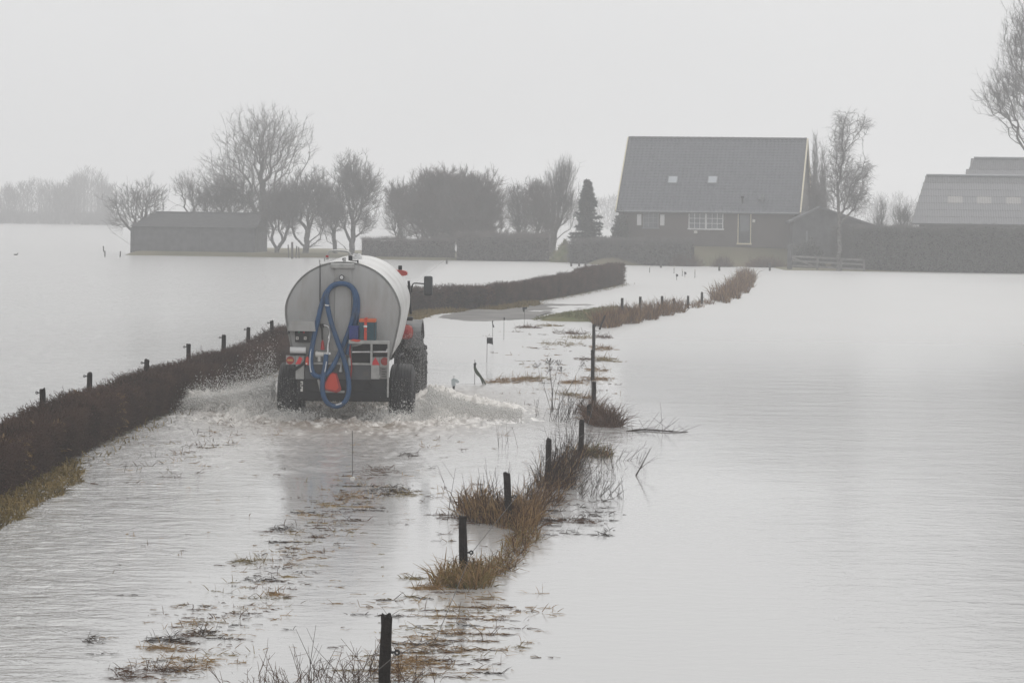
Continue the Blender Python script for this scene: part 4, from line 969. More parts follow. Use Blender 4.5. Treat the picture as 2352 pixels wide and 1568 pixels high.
    for cx, cy in ((222, 975), (992, 983)):
        q = Lc(cx, cy); l = MB().disc_y(q[0], q[1], .073, -.20, -.14, 24).build('tail_light', 'red_lens', t)
        MB().box(q[0]-.05, q[0]+.05, -.206, -.199, q[1]-.012, q[1]+.022).build('lens_band', 'amber_lens' if cx < 500 else 'dark_red', l)
    MB().poly_y([Lc(298, 943), Lc(265, 1006), Lc(305, 1006), Lc(322, 960)], -.19, -.165).build('triangle_reflector', 'red_reflector', t)
    MB().poly_y([Lc(915, 948), Lc(880, 1013), Lc(951, 1013)], -.185, -.162).build('triangle_reflector', 'red_reflector', t)
    rf_ = MB().poly_y([Lc(352, 952), Lc(346, 1008), Lc(376, 1012), Lc(380, 960), Lc(366, 940)], -.24, -.19).build('warning_light', 'orange_red', t); q = Lc(357, 1000); MB().disc_y(q[0], q[1], .016, -.247, -.239, 10).build('lens', 'off_white', rf_)
    # black lower frame, axle beam
    a, b = Lc(272, 1240), Lc(1022, 1129); MB().box(a[0], b[0], -.10, .3, a[1], b[1]).build('chassis_plate', 'dark_paint', t)
    a, b = Lc(268, 1300), Lc(1028, 1241); MB().rbox(a[0], b[0], -.14, .1, a[1], b[1], .01).build('rear_beam', 'black_metal', t)
    q = Lc(850, 1190); MB().disc_y(q[0], q[1], .075, -.125, -.10, 20).build('axle_hub_cover', 'black_metal', t)
    a, b = Lc(302, 1238), Lc(323, 1148); st_ = MB().box(a[0], b[0], -.108, -.099, a[1], b[1]).build('sticker', 'off_white', t)
    for i, (x_, z_, w_, h_) in enumerate(((0, .75, .7, .1), (.2, .55, .8, .12), (.0, .33, .45, .14))):
        MB().box(a[0]+(b[0]-a[0])*x_, a[0]+(b[0]-a[0])*min(1, x_+w_), -.1115, -.1075, a[1]+(b[1]-a[1])*z_, a[1]+(b[1]-a[1])*(z_+h_)).build('sticker_print', 'ink', st_)
    tp = [Lc(*q) for q in ((545, 1086), (568, 1072), (604, 1080), (640, 1205), (632, 1222), (600, 1238), (512, 1216), (500, 1196), (500, 1165))]
    tb = MB().poly_y(tp, -.235, -.215).build('slow_vehicle_triangle', 'dark_red', t)
    tq = [Lc(*q) for q in ((548, 1094), (566, 1080), (592, 1086), (618, 1196), (596, 1220), (516, 1205), (508, 1192), (508, 1170))]; MB().poly_y(tq, -.24, -.234).build('fluorescent_face', 'orange_red', tb)
    MB().poly_y([Lc(440, 1135), Lc(455, 1128), Lc(480, 1200), Lc(478, 1238), Lc(466, 1238)], -.15, -.11).build('bracket', 'galvanised', t)
    MB().box(*[Lc(500, 0)[0], Lc(680, 0)[0]], -.18, -.13, Lc(600, 1239)[1], Lc(600, 1222)[1]).build('step_plate', 'galvanised', t)
    MB().tube([lp(640, 985, -.18), lp(636, 1030, -.18), lp(632, 1068, -.18)], [.022, .018, .042], 10).build('breather', 'galvanised', t)
    MB().tube([lp(704, 955, -.17), lp(703, 1016, -.17)], .042, 12).build('cylinder', 'galvanised', t)
    MB().tube([lp(702, 1016, -.16), lp(690, 1200, -.15)], .03, 10).build('strut', 'grey_timber', t)
    MB().tube(smooth_path([lp(712, 830, -.15), lp(710, 920, -.19), lp(722, 1020, -.19), lp(712, 1120, -.18), lp(704, 1200, -.17)], 5), .014, 6).build('red_line', 'dark_red', t)
    # platform for boxes
    r = MB(); a, b = Lc(704, 834), Lc(1035, 808); r.rbox(a[0], b[0], -.42, -.36, a[1], b[1], .008); r.box(a[0], b[0], -.36, -.02, a[1]+.01, b[1]-.012)
    r.build('platform', 'galvanised', t)
    for cx, cy in ((888, 1008), (1024, 1268)):
        a, b = Lc(cx-10, cy), Lc(cx+10, 834); MB().rbox(a[0], b[0], -.40 if cx < 900 else -.42, -.36, a[1], b[1], .006).build('platform_leg', 'galvanised', t)
    MB().tube([lp(728, 905, -.24), lp(1015, 903, -.24)], .021, 10).tube([lp(1011, 903, -.24), lp(1015, 880, -.24)], .02, 8).build('tow_bar', 'steel_bright', t)
    a, b = Lc(724, 1000), Lc(1015, 918); MB().box(a[0], b[0], -.145, -.06, a[1], b[1]).build('tool_box', 'black_metal', t)
    a, b = Lc(724, 905), Lc(1015, 842); MB().box(a[0], b[0], -.055, .0, a[1], b[1]).build('back_plate', 'dark_paint', t)
    MB().beam(lp(905, 835, -.22), lp(940, 900, -.22), .02, .03).beam(lp(940, 835, -.22), lp(940, 912, -.22), .03, .03).build('brace', 'dark_paint', t)
    # chassis rails, drawbar, axle, mudguard struts
    c = MB()
    for s in (-.45, .45): c.box(s-.07, s+.07, .3, 5.2, .62, .84)
    c.build('chassis_rail', 'dark_paint', t)
    MB().beam((0, 5.1, .7), (0, 6.5, .55), .16, .16).build('drawbar', 'dark_paint', t)
    MB().tube([(-.9, .85, .32), (.9, .85, .32)], .08, 10).build('axle', 'black_metal', t)
    MB().box(-.5, .5, .7, 1.0, .36, .64).build('axle_mount', 'black_metal', t)
    # wheels
    def wheel(cx, nm='wheel'):
        w_, r_ = .222, .645; y = .66; z = .335; pr = []
        pr += [(-w_+.03, .34), (-w_, .40), (-w_-.004, .52), (-w_+.02, .60), (-w_+.045, .632)]
        x = -w_+.045; nrib = 6; rw = (2*w_-.09)/nrib
        for i in range(nrib):
            a = x+i*rw; cr = r_-.02*abs((i+.5)/nrib*2-1)**2
            pr += [(a+.004, cr), (a+rw-.013, cr), (a+rw-.009, cr-.016), (a+rw-.001, cr-.016)]
        pr += [(w_-.045, .632), (w_-.02, .60), (w_+.004, .52), (w_, .40), (w_-.03, .34)]
        wh = bpy.data.objects.new(nm, None); C.objects.link(wh); wh.parent = t; wh.location = (cx, y, z)
        MB().lathe_x(pr, (0, 0, 0), 56).build('tyre', 'rubber', wh, smooth=True)
        MB().lathe_x([(-w_+.04, .345), (-w_+.05, .30), (-.04, .25), (-.04, .02), (.06, .02), (.06, .24), (w_-.05, .30), (w_-.04, .345)], (0, 0, 0), 28).build('rim', 'galvanised', wh, smooth=True)
    xl_, xr_ = (Lc(103, 1240)[0]+Lc(300, 1240)[0])/2, (Lc(1022, 1240)[0]+Lc(1213, 1240)[0])/2
    wheel(xl_); wheel(xr_)
    for s, x in ((-1, xl_), (1, xr_)):
        MB().tube(smooth_path([(x-s*.1, .3, .78), (x-s*.05, .4, 1.12), (x, .66, 1.16)], 4), .02, 6).build('mudguard_stay', 'dark_paint', t)
    # fittings on the roof
    ar = smooth_path([lp(500, 168, .55), lp(506, 130, .55), lp(520, 102, .55), lp(560, 95, .56), lp(640, 98, .58), lp(675, 106, .58), lp(690, 130, .58), lp(692, 160, .58)], 4)
    MB().tube(ar, .022, 8).build('roof_pipe', 'galvanised', t, smooth=True)
    MB().tube([lp(692, 175, .58), lp(692, 135, .58)], .04, 10).build('pipe_base', 'dark_paint', t)
    MB().tube([lp(740, 168, .8), lp(740, 140, .8)], .10, 16).tube([lp(740, 136, .8), lp(740, 122, .8)], .075, 12).build('roof_hatch', 'white_paint', t, smooth=True)
    MB().tube([lp(722, 130, .8), lp(748, 126, .8)], .022, 8).build('hatch_handle', 'dark_paint', t)
    MB().tube([lp(655, 188, .12), lp(655, 158, .12)], .03, 8).build('vent_stub', 'tank_rear_shaded', t)
    MB().tube([lp(640, 152, .12), lp(668, 150, .12)], .010, 6).tube([lp(642, 152, .12), lp(642, 166, .12)], .008, 6).build('vent_clip', 'dark_paint', t)
    MB().tube([lp(700, 168, .2), lp(762, 172, .2)], .010, 6).tube([lp(762, 165, .2), lp(764, 190, .2)], .016, 6).build('latch', 'dark_paint', t)
    MB().rbox(*[Lc(512, 0)[0]-.03, Lc(535, 0)[0]-.03], .3, .36, Lc(520, 146)[1], Lc(520, 128)[1], .008).build('roof_lamp', 'dark_red', t)
    hr = MB()
    for cx, y in ((452, .15), (478, .6), (492, 1.1)): q = lp(cx, 190-(cx-452)*.35, y); hr.tube([q, (q[0], q[1], q[2]+.06)], .012, 6)
    hr.build('hand_rail', 'galvanised', t)
    a, b = Lc(470, 190), Lc(775, 172); MB().rbox(a[0], b[0], .0, .06, a[1]-.03, b[1]-.05, .01).build('roof_flange', 'tank_paint', t)
    return t
tk = tanker()
# loose load on the platform
def cargo():
    place = lambda nm, lb, cat: thing(nm, lb, cat, (TX, TY, 0), (R(.9), 0, R(-.4)))
    t = place('storage_box', 'teal plastic box with orange lid strapped on the tanker platform', 'box')
    a, b = Lc(790, 806), Lc(925, 662); MB().rbox(a[0], b[0], -.36, -.09, a[1], b[1], .012).build('body', 'teal', t)
    MB().box(b[0]-.035, b[0]-.02, -.366, -.36, a[1]+.02, b[1]-.02).build('seam', 'mirror_shell', t)
    a2, b2 = Lc(788, 662), Lc(924, 636); MB().rbox(a2[0], b2[0], -.37, -.08, a2[1]+.002, b2[1], .014).build('lid', 'orange', t)
    a3, b3 = Lc(828, 818), Lc(853, 630); MB().box(a3[0], b3[0], -.378, -.372, a3[1], b3[1]).box(a3[0], b3[0], -.378, -.06, b3[1]-.004, b3[1]+.004).build('strap', 'orange_red', t)
    q = Lc(840, 694); MB().rbox(q[0]-.034, q[0]+.034, -.395, -.379, q[1]-.02, q[1]+.02, .005).build('buckle', 'steel_bright', t)
    q = Lc(855, 735); MB().box(q[0]-.03, q[0]+.03, -.384, -.379, q[1]-.008, q[1]+.004).build('strap_end', 'grey_paint', t)
    t = place('canister', 'royal blue plastic canister next to the teal box', 'canister')
    a, b = Lc(704, 802), Lc(785, 694); MB().rbox(a[0], b[0], -.33, -.10, a[1], b[1], .02).build('body', 'royal_blue', t)
    MB().rbox(a[0]-.012, b[0]+.01, -.34, -.09, b[1]-.03, b[1]+.004, .01).build('rim', 'royal_blue', t)
    for x in (.3, .6): MB().box(a[0]+(b[0]-a[0])*x, a[0]+(b[0]-a[0])*x+.02, -.337, -.329, a[1]+.03, b[1]-.06).build('rib', 'royal_blue', t)
    t = place('ratchet_strap', 'loose orange strap lying on the platform edge below the canister', 'strap')
    MB().poly_y([Lc(716, 806), Lc(740, 797), Lc(780, 800), Lc(806, 804), Lc(790, 816), Lc(765, 818), Lc(740, 811)], -.425, -.36).build('webbing', 'orange_red', t)
cargo()

# ------------------------------------------------------------------ tractor
def tractor():
    ty = 59.3; ty_rear = ty; tx = -3.03; s = F/ty
    t = thing('tractor', 'red tractor pulling the slurry tanker, mostly hidden behind it', 'tractor', (tx, ty, 0), (0, 0, R(-1.4)))
    def wheel(x, y, r_, w_, z, lugs):
        wh = bpy.data.objects.new('wheel', None); C.objects.link(wh); wh.parent = t; wh.location = (x, y, z)
        b = MB().lathe_x([(-w_*.8, r_*.52), (-w_, r_*.62), (-w_*1.02, r_*.8), (-w_*.9, r_*.92), (-w_*.6, r_*.955), (0, r_*.965), (w_*.6, r_*.955), (w_*.9, r_*.92), (w_*1.02, r_*.8), (w_, r_*.62), (w_*.8, r_*.52)], (0, 0, 0), 40)
        for i in range(lugs):
            for sd in (-1, 1):
                a0 = 2*math.pi*(i+(.5 if sd > 0 else 0))/lugs; pts = []
                for f, da in ((.02, .0), (.5, .10), (.98, .22)):
                    a = a0+da*.9; rr = r_*(.985 if f < .9 else .93); pts.append((sd*w_*f, rr*math.cos(a), rr*math.sin(a)))
                for p_, q_ in zip(pts, pts[1:]): b.beam(p_, q_, .05, .06)
        b.build('tyre', 'rubber', wh)
        MB().lathe_x([(-w_*.78, r_*.53), (-w_*.6, r_*.48), (-.05, r_*.4), (-.05, .03), (.05, .03), (.05, r_*.4), (w_*.6, r_*.48), (w_*.78, r_*.53)], (0, 0, 0), 28).build('rim', 'tractor_red', wh, smooth=True)
    wheel(-.93, 0, .86, .27, .52, 20); wheel(.93, 0, .86, .27, .52, 20)
    wheel(-.93, 2.75, .62, .20, .30, 16); wheel(.93, 2.75, .62, .20, .30, 16)
    # mudguards: grey outer arch, red inner with lamp
    for sd in (-1, 1):
        for (xa, xb, rr, m_, nm) in ((.88, 1.20, .98, 'tractor_grey', 'mudguard'), (.62, .875, 1.0, 'tractor_red', 'inner_mudguard')):
            b = MB(); n = 14; a0, a1 = (R(152), R(40)) if nm == 'mudguard' else (R(138), R(60)); k = 0
            for i in range(n+1):
                a = a0+(a1-a0)*i/n
                for r2 in (rr, rr+.045):
                    for x in (xa, xb): b.v.append((sd*x, r2*math.cos(a), .55+r2*math.sin(a)))
            for i in range(n):
                q = i*4; b.f += [(q, q+1, q+5, q+4), (q+2, q+6, q+7, q+3), (q, q+4, q+6, q+2), (q+1, q+3, q+7, q+5)]
            b.f += [(0, 2, 3, 1), (n*4, n*4+1, n*4+3, n*4+2)]
            g = b.build(nm, m_, t, smooth=False)
        MB().rbox(sd*.86-.20, sd*.86+.20, -1.02, -.84, 1.20, 1.50, .10).build('lamp_cluster', 'tractor_red', t)
        lm = MB().rbox(sd*.82-.15, sd*.82+.15, -1.04, -1.01, 1.30, 1.42, .012).build('tail_light', 'dark_red', t)
        MB().rbox(sd*.74-.05, sd*.74+.05, -1.045, -1.01, 1.235, 1.275, .01).build('indicator', 'amber_lens', t)
    # cab
    for x in (-.78, .78):
        for (p, q) in (((x, -.75, 1.3), (x*.78, -.52, 2.46)), ((x, .15, 1.2), (x*.78, .1, 2.46)), ((x, 1.0, 1.2), (x*.78, .85, 2.46))): MB().beam(p, q, .07, .07).build('cab_pillar', 'black_metal', t)
    MB().rbox(-.62, .62, -.62, 1.0, 2.44, 2.60, .06).build('cab_roof', 'tractor_red', t)
    MB().add([(-.74,-.68,1.35),(.74,-.68,1.35),(.58,-.5,2.45),(-.58,-.5,2.45)], [(0,1,2,3)]).build('rear_window', 'cab_glass', t)
    for x in (-.77, .77): MB().add([(x,-.7,1.35),(x,.95,1.35),(x*.78,.82,2.45),(x*.78,-.5,2.45)], [(0,1,2,3)]).build('side_window', 'cab_glass', t)
    MB().add([(-.74,.98,1.35),(.74,.98,1.35),(.58,.84,2.45),(-.58,.84,2.45)], [(3,2,1,0)]).build('windscreen', 'cab_glass', t)
    MB().rbox(-.62, .62, -.6, 1.0, .75, 1.35, .05).build('cab_floor', 'black_metal', t)
    MB().rbox(-.42, .42, 1.0, 3.2, .85, 1.55, .10).build('bonnet', 'tractor_red', t)
    MB().rbox(-.3, .3, -.9, 3.0, .35, .84, .06).build('chassis', 'black_metal', t)
    MB().tube([(.5, 1.15, 1.4), (.5, 1.15, 2.5)], .045, 8).build('exhaust', 'black_metal', t)
    # roof corner work lamp (red fin with black block) on either side
    def W(cx, cy, Y):
        p = at((660+cx/3.2674)/1.0884, (600+cy/3.2674)/1.0884, Y); return p
    for sd in (1, -1):
        pts = [W(*q, 59.0) for q in ((1086, 242), (1128, 243), (1160, 250), (1172, 266), (1165, 284), (1140, 290), (1125, 288))]
        off = Vector((tx, ty, 0)); pl_ = [((p.x-off.x+.03)*sd, p.z) for p in pts]
        MB().poly_y(pl_, -.68, -.45).build('roof_fin', 'tractor_red', t)
        p0, p1 = W(1095, 241, 59), W(1126, 206, 59); x0, x1 = sorted(((p0.x-off.x+.03)*sd, (p1.x-off.x+.03)*sd)); MB().rbox(x0, x1, -.62, -.5, p0.z, p1.z, .01).build('work_lamp', 'black_metal', t)
        # mirror on its arm
        Ym = 60.2; a, b = W(1285, 452, Ym), W(1359, 293, Ym); x0, x1 = sorted(((a.x-off.x+.03)*sd, (b.x-off.x+.03)*sd))
        mr = MB().rbox(x0, x1, .85, .93, a.z, b.z, .035).build('mirror', 'mirror_shell', t); MB().rbox(x0+.02, x1-.02, .845, .852, a.z+.03, b.z-.03, .003).build('mirror_glass', 'cab_glass', mr)
        arm = [W(*q, Ym) for q in ((1186, 425), (1188, 390), (1196, 362), (1212, 352), (1290, 357))]
        MB().tube(smooth_path([((p.x-off.x+.03)*sd, .9, p.z) for p in arm], 4), .014, 6).build('mirror_arm', 'black_metal', mr)
        q0, q1 = W(1172, 370, 60), W(1190, 600, 60); MB().beam(((q0.x-off.x+.02)*sd, .5, q0.z+.1), ((q1.x-off.x+.02)*sd, .45, q1.z), .05, .05).build('cab_pillar', 'black_metal', t)
        z = 1.60; MB().rbox(sd*.93-.07, sd*.93+.11, -.86, -.7, z-.02, z+.06, .02).tube([(sd*.86, -.78, z), (sd*.86, -.78, z+.16)], .04, 8).build('side_lamp', 'black_metal', t)
    return t
tractor()

# ------------------------------------------------------------------ fence posts, wire, stakes
def fence_post(label, base, h, r, seed, group, lean=(0, 0), ins=None):
    rng = np.random.default_rng(seed); t = thing('fence_post', label, 'fence post', base, (lean[1], lean[0], rng.random()*.0), group)
    V = []; Fc = []; n = 10; zs = [-.6, 0, h*.5, h*.9, h*.985, h]
    for i, z in enumerate(zs):
        for j in range(n):
            a = 2*math.pi*j/n; rr = r*(1+.06*rng.normal())*(1.02 if i < 3 else .98)*(.86 if i == len(zs)-1 else 1); V.append((rr*math.cos(a), rr*math.sin(a), z+(.012*rng.normal() if i == len(zs)-1 else 0)))
    for i in range(len(zs)-1):
        for j in range(n): Fc.append((i*n+j, i*n+(j+1) % n, (i+1)*n+(j+1) % n, (i+1)*n+j))
    Fc.append(tuple((len(zs)-1)*n+j for j in range(n)))
    mk('post', V, Fc, 'post_wood', t)
    if ins:
        sx, z = ins; b = MB().tube([(sx*r*.8, 0, z), (sx*(r+.03), 0, z)], .011, 6)
        ring = [(sx*(r+.042)+.017*math.cos(q*.7), 0, z+.017*math.sin(q*.7)) for q in range(10)]; b.tube(ring, .009, 5); b.build('insulator', 'insulator', t)
    return t
GR = 'fence posts along the flooded ditch edge'
near_posts = [  # (px, top y, height, radius, lean, label)
 (884, 1412, .80, .045, (.02, 0), 'nearest wooden fence post, cut by the bottom edge of the picture', (1, .52)),
 (1067, 1185, .68, .043, (-.03, 0), 'fence post rising from a golden grass tuft with its reflection below', (1, .30)),
 (1171, 1085, .66, .042, (-.06, 0), 'fence post leaning in tall golden grass, ring insulator at its side', (1, .36)),
 (1258, 1008, .62, .041, (.03, 0), 'fence post with bird-sized knob on top amid brown stalks', None),
 (1335, 964, .60, .042, (.02, 0), 'grey fence post with green weed at its foot', None),
 (1354, 929, .36, .045, (0, 0), 'short fence post stump against the russet clump', None),
 (1364, 876, .58, .042, (.01, 0), 'fence post nearest in the straight stack of overlapping posts', None),
 (1362, 803, .70, .042, (.0, 0), 'middle fence post of the straight stack of overlapping posts', None),
 (1364, 745, .72, .042, (0, 0), 'farthest fence post of the straight stack of overlapping posts', None)]
npos = []
for i, (px, top, h, r, ln, lb, ins) in enumerate(near_posts):
    u, v = ray(px, top); Y = (H-h)/v; b = Vector((u*Y, Y, 0)); npos.append((b, h)); fence_post(lb, b, h, r, 100+i, GR, ln, ins)
b = gnd(1377, 757); fence_post('thin tilted fence post at the start of the russet brush', b, .5, .03, 120, GR, (.35, 0))
far_posts = [(1429, 735, 685, 'first upright fence post in russet brush beyond the verge'), (1470, 729, 681, 'second upright fence post in russet brush, standing tallest'), (1520, 719, 680, 'third fence post sunk deep in the russet brush'), (1548, 713, 686, 'low fence post half buried in brush, next after the deep one'), (1580, 708, 680, 'fence post at the ragged end of the russet brush'), (1612, 698, 671, 'lone fence post standing clear between two brush clumps')]
fpos = []
for i, (px, by_, top, lb) in enumerate(far_posts):
    b = gnd(px, by_); h = at(px, top, b.y).z; fpos.append((b, h)); fence_post(lb, b, h, .05, 130+i, GR, (.01*(i % 3-1), 0))
GL = 'fence posts standing behind the hedge'
left_posts = [(99, 893, 'hedge fence post closest to the left picture edge'), (206, 856, 'tallest looking hedge post, second along from the picture edge'), (336, 826, 'hedge post third along, just before the hedge narrows'), (434, 790, 'hedge post fourth along, with forked insulator'), (514, 769, 'hedge post fifth along, small above the hedge'), (570, 751, 'hedge post sixth along, second nearest the tanker'), (625, 736, 'hedge post nearest the tanker side')]
for i, (px, top, lb) in enumerate(left_posts):
    h = .90+.10*max(0, i-4)*.5; u, v = ray(px, top); Y = (H-h)/v; fence_post(lb, Vector((u*Y, Y, 0)), h, .05, 150+i, GL, (.01*(i % 3-1), 0), (-1, h-.06))
for i, (px, top, lb) in enumerate([(1205, 643, 'small post poking above the far hedge at its bend'), ]):
    b = at(px, top, 119.8); hh_ = b.z; b.z = 0; fence_post(lb, b, hh_, .05, 170+i, GL)
def wires():
    b = MB()
    pts = [npos[0][0]+Vector((.09, 0, .50)), npos[0][0]*.5+npos[1][0]*.5+Vector((.06, 0, .02)), npos[1][0]+Vector((.08, 0, .30)), npos[2][0]+Vector((.08, 0, .36)), npos[3][0]+Vector((.06, 0, .40)), npos[4][0]+Vector((.06, 0, .38)), npos[5][0]+Vector((.06, 0, .30)), npos[6][0]+Vector((.05, 0, .4)), npos[7][0]+Vector((.05, 0, .5)), npos[8][0]+Vector((.05, 0, .5))]
    b.tube([p[:] for p in pts], .0035, 5)
    b.tube([(pts[0]+Vector((-.7, -4, -.1)))[:], pts[0][:]], .0035, 5)
    tag(b.build('fence_wire', 'wire'), 'sagging rusty fence wire strung along the ditch posts', 'wire')
wires()
def stake(label, px, base_y, top_y, parts, seed, r=.006, group='thin marker stakes along the lane verge', lean=0):
    b = gnd(px, base_y); h = at(px, top_y, b.y).z; t = thing('marker_stake', label, 'stake', b, (0, lean, 0), group)
    MB().tube([(0, 0, -.3), (.004, 0, h*.5), (0, 0, h)], r, 5).build('rod', 'stick_wood', t)
    s = b.y/F
    for nm, m, pts, th in parts:
        MB().poly_y([((x-px)*s, (base_y-y)*s) for x, y in pts], -th/2, th/2).build(nm, m, t)
    return t
stake('marker stake with pale wet plastic shred, nearest the splash', 1042, 912, 862, [('plastic_shred', 'plastic_pale', [(1036, 872), (1041, 868), (1050, 871), (1055, 876), (1051, 880), (1046, 877), (1046, 886), (1037, 886)], .05), ('rag', 'rag_black', [(1039, 887), (1045, 885), (1044, 893), (1040, 895)], .04)], 1)
stake('marker stake with trailing olive ribbon dipping into water', 1090, 882, 826, [('ribbon', 'rag_green', [(1087, 842), (1091, 836), (1093, 843), (1097, 851), (1104, 860), (1112, 872), (1117, 882), (1113, 882), (1110, 876), (1111, 883), (1107, 880), (1102, 867), (1094, 860), (1089, 852)], .03), ('knot', 'rag_black', [(1087, 836), (1090, 832), (1094, 834), (1092, 841), (1088, 842)], .04)], 2)
stake('marker stake with square black flag', 1118, 832, 772, [('flag', 'rag_black', [(1119, 775), (1131, 775), (1132, 792), (1130, 790), (1120, 788), (1118, 793), (1117, 780)], .04)], 3)
stake('marker stake with small hooked black rag beyond the square flag', 1131, 785, 736, [('rag', 'rag_black', [(1129, 738), (1133, 736), (1131, 741), (1134, 748), (1135, 752), (1131, 751), (1130, 744)], .04)], 4)
stake('bare marker stake with dark tip beside the lane hump', 1157, 780, 729, [('tip', 'rag_black', [(1156, 729), (1159, 729), (1159, 735), (1156, 735)], .03)], 5)
stake('marker stake with black cap on the bare lane', 1204, 750, 705, [('cap', 'rag_black', [(1199, 706), (1210, 705), (1210, 709), (1205, 710), (1204, 716), (1201, 716)], .05)], 6)
stake('whippy lone stake standing in water behind the tanker', 809, 1098, 988, [('bottle', 'off_white', [(804, 1100), (805, 1096), (810, 1094), (815, 1096), (816, 1100), (810, 1103)], .05)], 7, r=.005, lean=-.01)
GW = 'white tipped stakes in the water before the farm'
for i, (x, yb, yt, lb) in enumerate([(1492, 622, 610, 'white tipped stake below the dark garden hedge'), (1548, 624, 611, 'white tipped stake near the pale brown bush'), (1567, 630, 617, 'white tipped stake nearest the flooded lane mouth'), (1596, 634, 618, 'white tipped stake closest to the russet fence brush')]):
    stake(lb, x, yb+4, yt, [('tip', 'off_white', [(x-1.4, yt), (x+1.6, yt), (x+1.8, yt+5), (x-1.6, yt+5)], .12)], 20+i, r=.02, group=GW)
for i, (x, yb, yt, lb) in enumerate([(1554, 643, 629, 'black flagged stake nearer the flooded lane end'), (1573, 636, 624, 'black flagged stake next to the white tipped row')]):
    stake(lb, x, yb, yt, [('flag', 'rag_black', [(x-2, yt), (x+3, yt+1), (x+4, yt+5), (x-1, yt+7)], .1)], 30+i, r=.015, group='black flagged stakes near the farm')
GS = 'small stakes standing in the flood by the shed'
for i, (x, yb, yt, lb) in enumerate([(238, 576, 565, 'stub stake leaning farthest from the shed'), (241, 588, 576, 'thick short stake beside the leaning stub'), (276, 588, 577, 'stake at the shed corner'), (663, 590, 562, 'first thin stake between the two fruit trees'), (671, 592, 556, 'tallest pole between the two fruit trees'), (680, 591, 565, 'third stake between the fruit trees, after the tall pole'), (687, 590, 567, 'stake touching the thick fruit tree trunk')]):
    stake(lb, x, yb+2, yt, [], 40+i, r=.05 if x != 671 else .09, group=GS, lean=.05*((i % 3)-1))
GH = 'small posts in the water before the far hedges'
for i, (x, yb, yt, lb) in enumerate([(1312, 612, 600, 'low post at the spruce foot'), (1330, 612, 598, 'second low post at the spruce foot'), (1345, 613, 600, 'third low post at the spruce foot'), (1026, 606, 594, 'low post before the trimmed hedge'), (1518, 615, 602, 'dark stout post under the garden hedge'), (1652, 622, 606, 'stout post at the bank corner'), (1768, 622, 604, 'post before the russet garden bush')]):
    stake(lb, x, yb, yt, [], 60+i, r=.07, group=GH)
def gate():
    Y = 194.0; a = at(1815, 622, Y); t = thing('field_gate', 'weathered timber field gate standing in the flood by the birch', 'gate', (a.x, Y, 0), (0, 0, R(-24)))
    L = 5.2
    MB().rbox(-.18, .10, -.14, .14, -.4, 1.75, .03).build('gate_post', 'dark_timber', t)
    for x in (1.9, 3.6, L): MB().box(x-.06, x+.06, .03, .13, -.4, .98-.04*x).build('upright', 'grey_timber', t)
    for z in (.30, .62, .93): MB().beam((.1, 0, z), (L+.05, 0, z-.16), .05, .12).build('rail', 'grey_timber', t)
    MB().beam((.15, -.06, .85), (1.9, -.06, .2), .04, .09).build('brace', 'grey_timber', t)
gate()

# ------------------------------------------------------------------ vegetation in the water
def tuft(name, label, spots, n, hts, seed, m, wid=.012, spread=.6, cat='grass tuft', leanx=0, droop=.7):
    """spots: (x, y, z, rx, ry) patches"""
    rng = np.random.default_rng(seed); c0 = np.array(spots[0][:3]); t = thing(name, label, cat, tuple(c0)); P = []
    w = np.array([s[3]*s[4] for s in spots]); w = w/w.sum()
    for s, f in zip(spots, w):
        k = max(6, int(n*f)); a = rng.random(k)*6.283; r_ = np.sqrt(rng.random(k)); P.append(np.stack([s[0]+s[3]*r_*np.cos(a), s[1]+s[4]*r_*np.sin(a), np.full(k, s[2])], 1))
    P = np.concatenate(P)-c0; k = len(P)
    D = norm(rng.normal(size=(k, 3))*spread+np.array([leanx, 0, 1.0])); D[:, 2] = np.abs(D[:, 2])
    L = hts[0]+(hts[1]-hts[0])*rng.random(k)**1.6
    ms = m if isinstance(m, (list, tuple)) else [m]
    for i, mm in enumerate(ms):
        q = np.arange(k) % len(ms) == i
        tag(mk('blades', *blade_arrays(P[q], D[q], L[q], wid*(.6+.8*rng.random(q.sum())), rng, droop), mm, t), kind='stuff')
    return t
